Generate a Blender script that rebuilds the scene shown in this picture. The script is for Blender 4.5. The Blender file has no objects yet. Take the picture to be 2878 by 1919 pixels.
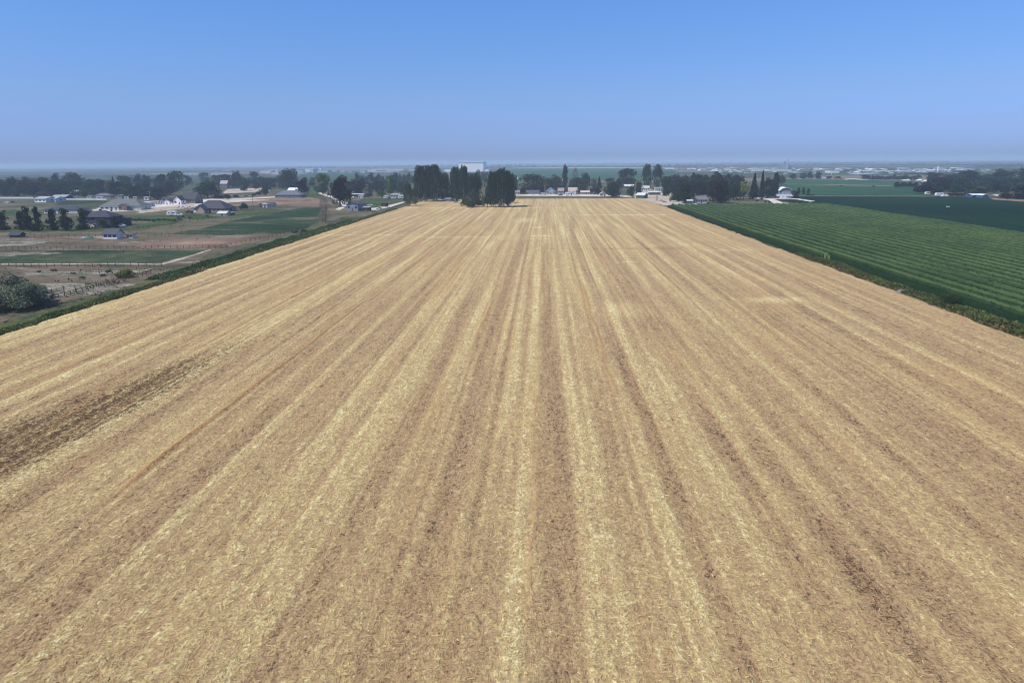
import bpy, math, random
import numpy as np
from mathutils import Vector, Matrix

# ------------------------------------------------------------------ camera, sky, sun, exposure
SC = bpy.context.scene
COL = SC.collection
H = 32.0                      # camera height above the fields
FPX = 1919.0                  # focal length in pixels of the 2878 px wide photograph
ROLL, PITCH, YAW = math.radians(0.46), math.radians(14.68), math.radians(2.743)
_h = Vector((-math.sin(YAW), math.cos(YAW), 0)); _r0 = Vector((math.cos(YAW), math.sin(YAW), 0)); _z = Vector((0, 0, 1))
CF = _h * math.cos(PITCH) - _z * math.sin(PITCH)
_u0 = _h * math.sin(PITCH) + _z * math.cos(PITCH)
CR = _r0 * math.cos(ROLL) - _u0 * math.sin(ROLL)
CU = _r0 * math.sin(ROLL) + _u0 * math.cos(ROLL)
cam = bpy.data.objects.new('camera', bpy.data.cameras.new('camera')); COL.objects.link(cam)
cam.data.sensor_width = 36; cam.data.lens = 36 * FPX / 2878
cam.data.clip_start = 0.5; cam.data.clip_end = 80000
cam.matrix_world = Matrix(((CR.x, CU.x, -CF.x, 0), (CR.y, CU.y, -CF.y, 0), (CR.z, CU.z, -CF.z, H), (0, 0, 0, 1)))
SC.camera = cam

SUN_EL, SUN_AZ = math.radians(56), math.radians(-120)     # azimuth clockwise from +Y
world = bpy.data.worlds.new('World'); SC.world = world; world.use_nodes = True
wn = world.node_tree; wn.nodes.clear()
sky = wn.nodes.new('ShaderNodeTexSky'); sky.sky_type = 'NISHITA'; sky.sun_disc = False
sky.sun_elevation = SUN_EL; sky.sun_rotation = SUN_AZ % (2 * math.pi)
sky.altitude = 0; sky.air_density = 1.0; sky.dust_density = 0.6; sky.ozone_density = 3.0
tint = wn.nodes.new('ShaderNodeMix'); tint.data_type = 'RGBA'; tint.blend_type = 'MULTIPLY'; tint.inputs[0].default_value = 1
# smoky summer air: the sky's own colour shifted to lavender blue, a little more towards the horizon
tc = wn.nodes.new('ShaderNodeTexCoord'); sx_ = wn.nodes.new('ShaderNodeSeparateXYZ'); cr = wn.nodes.new('ShaderNodeValToRGB')
wn.links.new(tc.outputs['Generated'], sx_.inputs[0]); wn.links.new(sx_.outputs[2], cr.inputs[0]); wn.links.new(cr.outputs[0], tint.inputs[7])
_e = cr.color_ramp.elements; _e.remove(_e[-1])
for i_, (p_, c_) in enumerate([(0.0, (.51, .73, 1.50)), (.018, (.53, .75, 1.64)), (.043, (.55, .74, 1.50)), (.087, (.63, .82, 1.35)), (.158, (.65, .93, 1.45)), (.22, (.65, 1.01, 1.58)), (.6, (.80, 1.0, 1.25))]):
    el_ = _e[0] if i_ == 0 else _e.new(p_); el_.position = p_; el_.color = tuple(v / 1.7 for v in c_) + (1,)
bg = wn.nodes.new('ShaderNodeBackground'); bg.inputs[1].default_value = 0.136
wo = wn.nodes.new('ShaderNodeOutputWorld')
wn.links.new(sky.outputs[0], tint.inputs[6]); wn.links.new(tint.outputs[2], bg.inputs[0]); wn.links.new(bg.outputs[0], wo.inputs[0])

sl = bpy.data.lights.new('sun', 'SUN'); sl.energy = 3.6; sl.angle = math.radians(0.6); sl.color = (1.0, 0.95, 0.86)
sun = bpy.data.objects.new('sun', sl); COL.objects.link(sun)
sd = Vector((math.sin(SUN_AZ) * math.cos(SUN_EL), math.cos(SUN_AZ) * math.cos(SUN_EL), math.sin(SUN_EL)))
sun.rotation_euler = sd.to_track_quat('Z', 'Y').to_euler()
SC.view_settings.view_transform = 'Standard'; SC.view_settings.look = 'None'
SC.view_settings.exposure = 0.32; SC.view_settings.gamma = 1
SC.render.resolution_x = 1024; SC.render.resolution_y = 682
SC.cycles.max_bounces = 6; SC.cycles.volume_bounces = 1; SC.cycles.transparent_max_bounces = 8
SC.cycles.diffuse_bounces = 3
SC.cycles.pixel_filter_type = 'BLACKMAN_HARRIS'; SC.cycles.filter_width = 1.05

RNG = np.random.default_rng(7)
random.seed(7)


def at(sx, sy, z=0.0):
    """ground point seen at pixel (sx, sy) of the photograph"""
    d = CF * FPX + CR * (sx - 1439) + CU * (959.5 - sy)
    t = (z - H) / d.z
    return Vector((d.x * t, d.y * t, z)), t          # t = metres per photo pixel there


OX = {1: 0, 2: 400, 3: 800, 4: 1200, 5: 1600, 6: 2000, 7: 2398}


def src(k, x, y):
    return OX[k] + x / 4.9, 430 + y / 4.9


def cat_(k, x, y):
    return at(*src(k, x, y))


# ------------------------------------------------------------------ helpers
def tag(o, label=None, cat=None, group=None, kind=None):
    if label: o['label'] = label
    if cat: o['category'] = cat
    if group: o['group'] = group
    if kind: o['kind'] = kind
    return o


def empty(name, loc, rz=0.0):
    o = bpy.data.objects.new(name, None); COL.objects.link(o)
    o.location = loc; o.rotation_euler = (0, 0, rz)
    o.empty_display_size = 0.5
    return o


def link(name, me, parent=None, mat=None):
    o = bpy.data.objects.new(name, me); COL.objects.link(o)
    if parent: o.parent = parent
    if mat is not None and not me.materials: me.materials.append(mat)
    return o


def mesh_np(name, V, F, mat=None, attrs=None, smooth=False):
    """V (n,3) array, F (m,k) array"""
    me = bpy.data.meshes.new(name)
    V = np.asarray(V, dtype=np.float32); F = np.asarray(F, dtype=np.int32)
    m, k = F.shape
    me.vertices.add(len(V)); me.vertices.foreach_set('co', V.ravel())
    me.loops.add(m * k); me.loops.foreach_set('vertex_index', F.ravel())
    me.polygons.add(m); me.polygons.foreach_set('loop_start', np.arange(0, m * k, k, dtype=np.int32))
    me.polygons.foreach_set('loop_total', np.full(m, k, dtype=np.int32))
    if smooth: me.polygons.foreach_set('use_smooth', np.ones(m, dtype=bool))
    if attrs:
        for an, (dom, arr) in attrs.items():
            a = me.attributes.new(an, 'FLOAT', dom); a.data.foreach_set('value', np.asarray(arr, dtype=np.float32).ravel())
    me.update(calc_edges=True)
    if mat: me.materials.append(mat)
    return me


class MB:
    """collects simple solids, links them as one mesh"""
    def __init__(s): s.v = []; s.f = []
    def add(s, vs, fs):
        b = len(s.v); s.v += [tuple(v) for v in vs]; s.f += [tuple(i + b for i in f) for f in fs]; return s
    def box(s, x0, x1, y0, y1, z0, z1, top=1.0):
        cx, cy = (x0 + x1) / 2, (y0 + y1) / 2
        q = lambda x, c: c + (x - c) * top
        return s.add([(x0, y0, z0), (x1, y0, z0), (x1, y1, z0), (x0, y1, z0),
                      (q(x0, cx), q(y0, cy), z1), (q(x1, cx), q(y0, cy), z1), (q(x1, cx), q(y1, cy), z1), (q(x0, cx), q(y1, cy), z1)],
                     [(3, 2, 1, 0), (4, 5, 6, 7), (0, 1, 5, 4), (1, 2, 6, 5), (2, 3, 7, 6), (3, 0, 4, 7)])
    def prism(s, prof, y0, y1):
        """profile of (x, z) points extruded along y"""
        n = len(prof)
        vs = [(x, y0, z) for x, z in prof] + [(x, y1, z) for x, z in prof]
        return s.add(vs, [tuple(range(n)), tuple(range(2 * n - 1, n - 1, -1))] + [((i + 1) % n, i, i + n, (i + 1) % n + n) for i in range(n)])
    def prism_x(s, prof, x0, x1):
        n = len(prof)
        vs = [(x0, y, z) for y, z in prof] + [(x1, y, z) for y, z in prof]
        return s.add(vs, [tuple(range(n - 1, -1, -1)), tuple(range(n, 2 * n))] + [(i, (i + 1) % n, (i + 1) % n + n, i + n) for i in range(n)])
    def tube(s, a, b, r0, r1=None, n=6):
        r1 = r0 if r1 is None else r1
        a, b = Vector(a), Vector(b); d = (b - a).normalized()
        u = d.orthogonal().normalized(); w = d.cross(u)
        vs = [a + (u * math.cos(6.2832 * i / n) + w * math.sin(6.2832 * i / n)) * r0 for i in range(n)] + \
             [b + (u * math.cos(6.2832 * i / n) + w * math.sin(6.2832 * i / n)) * r1 for i in range(n)]
        return s.add(vs, [(i, (i + 1) % n, (i + 1) % n + n, i + n) for i in range(n)] + [tuple(range(n - 1, -1, -1)), tuple(range(n, 2 * n))])
    def mesh(s, name, mat):
        me = bpy.data.meshes.new(name); me.from_pydata(s.v, [], s.f); me.update()
        if mat: me.materials.append(mat)
        return me
    def build(s, name, mat, parent=None):
        return link(name, s.mesh(name, mat), parent)


# ------------------------------------------------------------------ materials
class NT:
    def __init__(s, name):
        s.m = bpy.data.materials.new(name); s.m.use_nodes = True; s.t = s.m.node_tree
        s.p = s.t.nodes['Principled BSDF']; s.p.inputs['Specular IOR Level'].default_value = 0.02; s.p.inputs['Roughness'].default_value = 0.85
    def n(s, typ, **kw):
        nd = s.t.nodes.new('ShaderNode' + typ)
        for k, v in kw.items(): setattr(nd, k, v)
        return nd
    def l(s, a, b): s.t.links.new(a, b)
    def pos(s):
        return s.n('NewGeometry').outputs['Position']
    def mapped(s, vec, sc, rot=0.0):
        m = s.n('Mapping'); m.inputs['Scale'].default_value = sc; m.inputs['Rotation'].default_value = (0, 0, rot); s.l(vec, m.inputs[0]); return m.outputs[0]
    def noise(s, vec, scale, detail=3, rough=0.55, dist=0.0):
        nd = s.n('TexNoise'); nd.inputs['Scale'].default_value = scale; nd.inputs['Detail'].default_value = detail
        nd.inputs['Roughness'].default_value = rough; nd.inputs['Distortion'].default_value = dist
        s.l(vec, nd.inputs['Vector']); return nd.outputs['Fac']
    def ramp(s, fac, stops):
        r = s.n('ValToRGB'); e = r.color_ramp.elements
        while len(e) > 1: e.remove(e[-1])
        for i, (p, c) in enumerate(stops):
            el = e[0] if i == 0 else e.new(p)
            el.position = p; el.color = (*c, 1) if len(c) == 3 else c
        s.l(fac, r.inputs[0]); return r.outputs[0]
    def math(s, op, a, b=None, c=None):
        nd = s.n('Math', operation=op)
        for i, x in enumerate((a, b, c)):
            if x is None: continue
            if isinstance(x, (int, float)): nd.inputs[i].default_value = x
            else: s.l(x, nd.inputs[i])
        return nd.outputs[0]
    def mix(s, fac, a, b, blend='MIX'):
        nd = s.n('Mix'); nd.data_type = 'RGBA'; nd.blend_type = blend
        for i, x in ((0, fac), (6, a), (7, b)):
            if isinstance(x, (int, float)): nd.inputs[i].default_value = x
            elif isinstance(x, tuple): nd.inputs[i].default_value = (*x, 1) if len(x) == 3 else x
            else: s.l(x, nd.inputs[i])
        return nd.outputs[2]
    def attr(s, name):
        a = s.n('Attribute'); a.attribute_name = name; return a.outputs['Fac']
    def sstep(s, x, lo, hi):
        m = s.n('MapRange'); m.interpolation_type = 'SMOOTHSTEP'; m.inputs[1].default_value = lo; m.inputs[2].default_value = hi
        s.l(x, m.inputs[0]); return m.outputs[0]
    def bump(s, h, dist, strength=1.0):
        b = s.n('Bump'); b.inputs['Distance'].default_value = dist; b.inputs['Strength'].default_value = strength
        s.l(h, b.inputs['Height']); s.l(b.outputs[0], s.p.inputs['Normal'])
    def out(s, col): s.l(col, s.p.inputs['Base Color']); return s.m


def plain(name, c, rough=0.7, var=0.12, scale=0.8, metal=0.0, spec=0.3):
    """paint, metal or timber with a little uneven weathering"""
    n = NT(name); n.p.inputs['Roughness'].default_value = rough; n.p.inputs['Metallic'].default_value = metal
    n.p.inputs['Specular IOR Level'].default_value = spec
    f = n.noise(n.pos(), scale, 4)
    d = tuple(x * (1 - var) for x in c); e = tuple(min(1, x * (1 + var)) for x in c)
    return n.out(n.ramp(f, [(0.3, d), (0.7, e)]))


_pc = {}
def paint(c, rough=0.7, metal=0.0):
    k = (tuple(round(x, 3) for x in c), rough, metal)
    if k not in _pc: _pc[k] = plain('paint_%d' % len(_pc), c, rough, metal=metal)
    return _pc[k]


WHITE = (.72, .72, .70); DARKROOF = (.045, .048, .062); GREYROOF = (.13, .135, .145); GLASS = (.03, .035, .045)
TAN = (.42, .33, .24); BROWNROOF = (.2, .14, .11)


def ground_mat(name, stops, s1=0.02, s2=0.25, s3=1.6, stretch=(1, 1, 1), w=(0.5, 0.3, 0.2), bump=0.12):
    n = NT(name); p = n.mapped(n.pos(), stretch)
    a = n.noise(p, s1, 4, 0.6, 0.6); b = n.noise(p, s2, 4, 0.6, 0.3); c = n.noise(p, s3, 3, 0.7)
    f = n.math('ADD', n.math('ADD', n.math('MULTIPLY', a, w[0]), n.math('MULTIPLY', b, w[1])), n.math('MULTIPLY', c, w[2]))
    f = n.math('ADD', n.math('MULTIPLY', n.math('SUBTRACT', f, .5), 1.7), .5)
    n.bump(c, bump)
    return n.out(n.ramp(f, stops))


M = {}
M['paddock'] = ground_mat('paddock_dirt', [(.24, (.03, .045, .025)), (.36, (.075, .08, .05)), (.45, (.125, .098, .068)), (.54, (.155, .12, .088)), (.62, (.21, .185, .145)), (.70, (.42, .39, .34)), (.8, (.2, .16, .12))], 0.035, 0.22, 1.3, (.6, 1.1, 1))
M['flats'] = ground_mat('pale_salt_flats', [(.3, (.06, .075, .045)), (.46, (.12, .115, .08)), (.54, (.24, .21, .17)), (.66, (.46, .42, .37))], 0.05, 0.4, 2.4, (.45, 1.1, 1), (.3, .35, .35))
M['pasture'] = ground_mat('pasture_grass', [(.3, (.018, .035, .016)), (.48, (.045, .065, .035)), (.6, (.075, .09, .05)), (.72, (.16, .14, .095))], 0.02, 0.15, 1.2)
M['field_green'] = ground_mat('hay_green', [(.3, (.014, .032, .014)), (.50, (.028, .052, .025)), (.58, (.045, .07, .035)), (.66, (.14, .12, .085)), (.75, (.17, .135, .1))], 0.02, 0.1, 1.0, (.6, 1, 1))
M['dry_grass'] = ground_mat('dry_grass_ground', [(.32, (.045, .06, .03)), (.44, (.10, .095, .058)), (.56, (.155, .125, .085)), (.70, (.23, .18, .13))], 0.012, 0.1, 0.9)
M['red_dirt'] = ground_mat('red_brown_dirt', [(.32, (.10, .085, .055)), (.46, (.18, .125, .09)), (.58, (.24, .165, .12)), (.7, (.31, .24, .18))], 0.03, 0.2, 1.3)
M['lawn'] = ground_mat('lawn_grass', [(.3, (.028, .048, .016)), (.5, (.048, .078, .026)), (.7, (.085, .11, .045))], 0.03, 0.2, 1.5)
M['ditch'] = ground_mat('ditch_grass', [(.36, (.045, .07, .025)), (.5, (.07, .10, .035)), (.6, (.11, .115, .05)), (.7, (.17, .12, .07))], 0.05, 0.4, 1.8)
M['gravel'] = ground_mat('pale_gravel', [(.36, (.42, .38, .33)), (.5, (.55, .50, .44)), (.66, (.66, .62, .56))], 0.05, 0.4, 2.5)
M['yard'] = ground_mat('tan_yard_dirt', [(.36, (.30, .25, .19)), (.5, (.42, .36, .29)), (.64, (.52, .47, .39))], 0.04, 0.2, 1.4)
M['dark_crop'] = ground_mat('dark_green_crop', [(.36, (.003, .018, .008)), (.5, (.005, .024, .011)), (.66, (.010, .034, .015))], 0.01, 0.12, 1.5, (1, .4, 1))
M['light_crop'] = ground_mat('light_green_crop', [(.36, (.02, .06, .03)), (.5, (.03, .085, .04)), (.6, (.045, .10, .05)), (.68, (.08, .11, .07))], 0.006, 0.03, 0.6, (.25, 1, 1))
M['corn_floor'] = ground_mat('corn_floor_soil', [(.4, (.02, .03, .015)), (.6, (.06, .045, .03))])

# the plain out to the horizon: fields as large cells of different greens and tans
def plain_mat():
    n = NT('plain_ground')
    p = n.mapped(n.pos(), (1 / 900, 1 / 420, 1))
    v = n.n('TexVoronoi'); v.inputs['Scale'].default_value = 1.0; v.distance = 'CHEBYCHEV'; v.inputs['Randomness'].default_value = 0.8
    n.l(p, v.inputs['Vector'])
    sep = n.n('SeparateColor'); n.l(v.outputs['Color'], sep.inputs[0])
    r = n.ramp(sep.outputs[0], [(0, (.03, .055, .03)), (.3, (.05, .08, .04)), (.45, (.022, .05, .028)), (.6, (.13, .12, .08)), (.72, (.2, .165, .12)), (.8, (.04, .07, .035))])
    r.node.color_ramp.interpolation = 'CONSTANT'
    f = n.noise(n.pos(), 0.01, 5, 0.6)
    c = n.mix(n.math('MULTIPLY', f, 0.5), r, (.12, .105, .075))
    near = n.ramp(n.math('ADD', n.math('MULTIPLY', n.noise(n.pos(), 0.02, 4), .6), n.math('MULTIPLY', n.noise(n.pos(), 0.35, 4), .4)),
                  [(.40, (.045, .055, .03)), (.5, (.10, .095, .058)), (.60, (.17, .14, .10))])
    ln = n.n('VectorMath', operation='LENGTH'); n.l(n.pos(), ln.inputs[0])
    return n.out(n.mix(n.sstep(ln.outputs['Value'], 750, 1100), near, c))
M['plain'] = plain_mat()


def stubble_mat():
    n = NT('stubble')
    pos = n.pos()
    straw = n.attr('straw'); orange = n.attr('orange'); dark = n.attr('dark')
    # clumps of chopped straw: short strokes lying in several directions
    n1 = n.noise(n.mapped(pos, (1, .35, 1), .5), 7.0, 3, .65, 0.6)
    n2 = n.noise(n.mapped(pos, (.35, 1, 1), .2), 6.0, 3, .65, 0.6)
    n3 = n.noise(pos, 2.2, 4, .7, .4)
    n4 = n.noise(n.mapped(pos, (1, .22, 1)), .9, 4, .65, .3)
    n5 = n.noise(n.mapped(pos, (1, .03, 1)), 0.55, 4, .6, .1)
    n6 = n.noise(n.mapped(pos, (1, .55, 1), .35), 1.35, 3, .7, 1.2)
    n7 = n.noise(n.mapped(pos, (1, .55, 1), -.4), 3.3, 2, .6, .8)
    fine = n.math('ADD', n.math('MULTIPLY', n1, .5), n.math('MULTIPLY', n2, .5))
    s = straw
    for nz, w_ in ((fine, 3.2), (n7, 2.7), (n6, 2.1), (n3, 1.3), (n4, 1.1), (n5, 1.5)):
        s = n.math('ADD', s, n.math('MULTIPLY', n.math('SUBTRACT', nz, .5), w_))
    s = n.math('ADD', n.math('MULTIPLY', s, .46), .50)
    col = n.ramp(s, [(.0, (.10, .066, .040)), (.16, (.30, .197, .113)), (.38, (.395, .268, .148)), (.58, (.46, .33, .168)), (.80, (.56, .445, .21)), (1.0, (.73, .65, .37))])
    og = n.sstep(n.noise(n.mapped(pos, (1, .12, 1)), .16, 4, .6, .4), .52, .68)
    col = n.mix(n.math('MULTIPLY', og, .22), col, (.47, .29, .125))
    col = n.mix(n.math('MULTIPLY', n.math('MULTIPLY', orange, n.sstep(n7, .25, .6)), .8), col, (.44, .26, .10))
    nd_ = n.math('ADD', n.math('ADD', n.math('MULTIPLY', n.math('SUBTRACT', n7, .5), -1.6), n.math('MULTIPLY', n.math('SUBTRACT', n6, .5), -1.3)), n.math('MULTIPLY', n.math('SUBTRACT', fine, .5), -2.0))
    dk = n.sstep(n.math('ADD', n.math('MULTIPLY', dark, .55), nd_), .18, .72)
    dk = n.math('MULTIPLY', dk, n.sstep(dark, .02, .45))
    col = n.mix(n.math('MULTIPLY', dark, .3), col, (.27, .165, .08))
    col = n.mix(n.math('MULTIPLY', dk, .82), col, (.070, .040, .024))
    hh = n.math('ADD', n.math('ADD', n.math('MULTIPLY', fine, .6), n3), n.math('MULTIPLY', n6, 1.6))
    n.bump(hh, 0.15, 1.0)
    n.p.inputs['Roughness'].default_value = 0.8
    return n.out(col)
M['stubble'] = stubble_mat()


def leaf_mat(name, c, hue=0.0):
    n = NT(name); n.p.inputs['Roughness'].default_value = 0.75; n.p.inputs['Specular IOR Level'].default_value = 0.04
    t = n.attr('tint'); oi = n.n('ObjectInfo').outputs['Random']
    f = n.math('ADD', n.math('MULTIPLY', t, .75), n.math('MULTIPLY', oi, .25))
    lo = tuple(x * .42 for x in c); hi = (c[0] * 1.95 + .004, c[1] * 1.85, c[2] * 1.4)
    col = n.ramp(f, [(0.05, lo), (.5, c), (.95, hi)])
    n.out(col)
    tr = n.n('BsdfTranslucent'); n.l(col, tr.inputs[0])
    mx = n.n('MixShader'); mx.inputs[0].default_value = 0.18
    n.l(n.p.outputs[0], mx.inputs[1]); n.l(tr.outputs[0], mx.inputs[2])
    n.l(mx.outputs[0], n.t.nodes['Material Output'].inputs['Surface'])
    return n.m

def corn_mat():
    n = NT('leaf_corn'); t = n.attr('tint'); g_ = n.noise(n.pos(), .06, 4, .6)
    f = n.math('ADD', t, n.math('MULTIPLY', n.math('SUBTRACT', g_, .5), .5))
    return n.out(n.ramp(f, [(0, (.008, .022, .008)), (.35, (.016, .038, .013)), (.65, (.038, .068, .026)), (1, (.095, .135, .052))]))
def straw_mat():
    n = NT('straw_piece'); t = n.attr('tint')
    return n.out(n.ramp(t, [(0, (.11, .07, .035)), (.25, (.33, .21, .115)), (.55, (.48, .345, .17)), (.85, (.62, .50, .235)), (1, (.74, .66, .40))]))
L = {'dark': leaf_mat('leaf_dark', (.020, .040, .018)), 'mid': leaf_mat('leaf_mid', (.036, .062, .026)),
     'olive': leaf_mat('leaf_olive', (.06, .075, .035)), 'yellow': leaf_mat('leaf_yellow', (.17, .20, .045)),
     'green': leaf_mat('leaf_green', (.07, .12, .04)), 'rust': leaf_mat('leaf_rust', (.13, .06, .04)),
     'purple': leaf_mat('leaf_purple', (.022, .016, .016)), 'sage': leaf_mat('leaf_sage', (.13, .16, .115)),
     'twig': leaf_mat('leaf_twig', (.13, .10, .085)), 'corn': corn_mat(),
     'weed': leaf_mat('leaf_weed', (.13, .155, .05)), 'straw': straw_mat(), 'dry': leaf_mat('leaf_dry', (.20, .14, .075)),
     'conifer': leaf_mat('leaf_conifer', (.011, .018, .013)), 'grey': leaf_mat('leaf_grey', (.09, .095, .08))}
BARK = plain('bark', (.10, .08, .065), .9, .3, 2.0)
PALEBARK = plain('pale_bark', (.25, .22, .19), .9, .3, 2.0)


# ------------------------------------------------------------------ ground sheets
def sheet(name, pts, mat, z, jitter=1.0, step=2.5, label=None, is_src=True):
    """flat patch of ground with an uneven outline; pts are photo pixels or world points"""
    P = [at(*p)[0] for p in pts] if is_src else [Vector((p[0], p[1], 0)) for p in pts]
    out = []
    for i, a in enumerate(P):
        b = P[(i + 1) % len(P)]; d = (b - a).length; k = max(1, min(160, int(d / step)))
        for j in range(k):
            q = a.lerp(b, j / k)
            out.append((q.x + random.uniform(-1, 1) * jitter, q.y + random.uniform(-1, 1) * jitter * 1.5, z))
    me = bpy.data.meshes.new(name); me.from_pydata(out, [], [tuple(range(len(out)))]); me.update(); me.materials.append(mat)
    o = link(name, me); tag(o, label, None, None, 'structure'); return o


R = 42000
g = MB(); g.add([(-R, -400, 0), (R, -400, 0), (R, R, 0), (-R, R, 0)], [(0, 1, 2, 3)])
tag(g.build('ground', M['plain']), kind='structure')

# ---- stubble field -------------------------------------------------
XL, XR, YF = -105.5, 87.5, 628.0


def bandx(px):            # world x of a row seen at photo pixel column px on the photo's line y = 1346
    return at(px, 1346)[0].x

bands = []                # (x centre, half width, strength)
A = [(12, 25, .7), (75, 45, .3), (165, 40, -.6), (290, 60, .45), (420, 40, -.1), (535, 70, -.55), (670, 50, .2), (775, 40, -.6), (850, 35, .15), (940, 50, .75),
     (1055, 55, -.45), (1160, 40, .35), (1262, 36, -.75), (1328, 20, .6), (1358, 12, -.3), (1400, 30, 1.05), (1448, 15, .2), (1492, 28, 1.0), (1573, 42, -.85), (1655, 38, -.15),
     (1732, 38, .25), (1787, 16, -.4), (1827, 22, 1.0), (1878, 24, -.6), (1930, 26, 1.0), (2005, 45, .2), (2120, 60, -.75), (2210, 20, -.7), (2270, 40, .45), (2350, 40, -.45),
     (2455, 60, .7), (2558, 42, -.3), (2648, 42, .35), (2780, 80, -.65)]
for px, hw, s_ in A: bands.append((bandx(px), abs(bandx(px + hw) - bandx(px - hw)) / 2, s_))
xl0 = bands[0][0]; x = xl0 - 3.0; k = 0
rr = random.Random(11)
while x > XL - 2:
    w_ = rr.uniform(.9, 2.2); bands.append((x, w_, rr.uniform(.45, .95) if k % 2 else -rr.uniform(.3, .8))); x -= w_ + rr.uniform(1.0, 2.0); k += 1
x = max(b[0] for b in bands) + 3.0; k = 1
while x < XR:
    w_ = rr.uniform(.8, 2.0); bands.append((x, w_, rr.uniform(.45, .9) if k % 2 else -rr.uniform(.3, .75))); x += w_ + rr.uniform(1.0, 2.0); k += 1
bands.append((XL + 3.2, 1.6, .9))

nx, ny = 940, 330
xs = np.linspace(XL, XR, nx); tt = np.linspace(0, 1, ny); ys = -30 + (YF + 30) * (0.55 * tt + 0.45 * tt ** 2)
X, Y = np.meshgrid(xs, ys)


def vnoise(u, seed, cell):
    r = np.random.default_rng(seed).uniform(-1, 1, 4000); i = np.floor(u / cell).astype(int); f = u / cell - i; f = f * f * (3 - 2 * f)
    return r[i % 4000] * (1 - f) + r[(i + 1) % 4000] * f


S = np.zeros_like(X); O = np.zeros_like(X); D = np.zeros_like(X)
Xw = X + 0.25 * np.sin(Y / 90 + X / 37) + .12 * vnoise(Y, 5, 23.0)
for i, (bx, bw, bs) in enumerate(bands):
    wob = vnoise(Y + i * 517, 100 + i, 17.0) * .12 + vnoise(Y + i * 217, 300 + i, 4.0) * .10
    amp = bs * (0.82 + .45 * vnoise(Y + i * 91, 200 + i, 38.0))
    S += amp * np.exp(-(np.abs(Xw - bx + wob) / (bw * 1.05)) ** 4)
fade = np.clip((Y - 250) / 300, 0, 1)
S2 = np.zeros_like(X); x = XL + 3; k = 0
while x < XR:
    w_ = rr.uniform(.7, 1.9); am = rr.uniform(.5, 1.0) if k % 2 else -rr.uniform(.3, .8)
    S2 += am * np.exp(-(np.abs(X - x + .3 * vnoise(Y, 900 + k, 20.0)) / w_) ** 2.6) * (.8 + .4 * vnoise(Y, 950 + k, 30.0)); x += w_ + rr.uniform(.9, 2.4); k += 1
def rows(u, cell, seed):
    """narrow straight rows whose strength drifts slowly along the field"""
    k_ = np.floor(Y / 70); f_ = Y / 70 - k_; f_ = f_ * f_ * (3 - 2 * f_)
    return vnoise(u + k_ * 0.0, seed, cell) * .6 + (vnoise(u + 31.7 * k_ + 900, seed, cell) * (1 - f_) + vnoise(u + 31.7 * (k_ + 1) + 900, seed, cell) * f_) * .7
FINE = .34 * rows(Xw + 200, .42, 61) + .42 * rows(Xw + 200, .95, 62) + .34 * rows(Xw + 200, 2.3, 63)
cut = 283 + 6 * vnoise(X, 44, 9.0) + np.where(X > 5, 60, 0)
mk = np.clip((Y - cut) / 3, 0, 1) * .75
S = S * (1 - mk) + S2 * mk
S = S * .52 + FINE * 1.12 - .16 * np.clip((X - 12) / 10, 0, 1) * np.clip((300 - Y) / 120, 0, 1)
S = np.clip(S, -.5 + .12 * vnoise(Y, 88, 3.0), 1.15)
S *= (1 - .2 * fade)
S += .12 * fade
# thin orange windrow lines left by the combine


def line(x0, hw, y0, y1, amp, arr, drift=0.0):
    m = np.exp(-((X - x0 - drift * (Y - y0) - .25 * vnoise(Y, int(abs(x0) * 9) + 3, 12.0)) / hw) ** 2)
    m *= np.clip((Y - y0) / 6, 0, 1) * np.clip((y1 - Y) / 12, 0, 1)
    arr += amp * m


def lx(sx, sy): return at(sx, sy)[0]
a = lx(660, 1130); line(a.x, .33, 58, 165, 1.4, O); line(a.x, .4, 160, 330, .7, O)
a = lx(1498, 1250); line(a.x + .25, .32, 40, 330, .55, O)
a = lx(1690, 990); line(a.x, .3, 88, 190, .8, O)
a = lx(1435, 860); line(a.x - 5, .3, 110, 190, .8, O, 0.0)
a = lx(830, 1000); line(lx(760, 870).x, .3, 110, 240, .7, O)
a = lx(290, 1140); line(a.x, .3, 60, 190, .35, O)
a = lx(1130, 700); line(a.x, .35, 130, 300, .5, O)
a = lx(1900, 1000); line(a.x, .3, 70, 220, .35, O)
for i in range(9):
    xx = rr.uniform(XL + 6, XR - 6); line(xx, .35, rr.uniform(120, 250), rr.uniform(300, 500), .35, O)


def blob(sx, sy, wx, wy, amp, arr):
    c = lx(sx, sy); m = np.exp(-(np.abs((X - c.x) / wx) ** 3 + np.abs((Y - c.y) / wy) ** 3))
    arr += amp * m
# turning rows and cross passes
blob(1750, 605, 40, 2.6, 1, S)
for (sx, sy, wx, wy, am) in [(1400, 585, 45, 3.0, .9), (1100, 585, 50, 4, .5), (1010, 662, 26, 1.6, .9), (1280, 668, 18, 2.0, .9), (1560, 682, 20, 1.5, .3), (1475, 620, 5, 14, .6),
                            (1510, 640, 3.5, 3, 1.3), (1525, 664, 6, 1.5, .9), (1465, 672, 10, 1.2, .8), (1760, 738, 4, 1.2, .9), (1760, 870, 5, 8, .9), (2180, 845, 7, 3.5, 1.2), (2080, 705, 18, 1.3, .5),
                            (1900, 690, 12, 4, .3), (700, 668, 30, 2.2, .5), (2200, 700, 26, 10, .35), (2780, 860, 3, 60, .2)]:
    blob(sx, sy, wx, wy, am, S)
blob(1500, 660, 16, 26, .25, S)
blob(1760, 700, 22, 3.5, -.4, S); blob(1690, 690, 14, 4, .3, O); blob(1830, 700, 12, 2.5, .3, O)
blob(2700, 1060, 6, 8, .35, O); blob(1300, 740, 4, 40, .2, O); blob(1470, 1000, 1.5, 40, .1, O)
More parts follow.
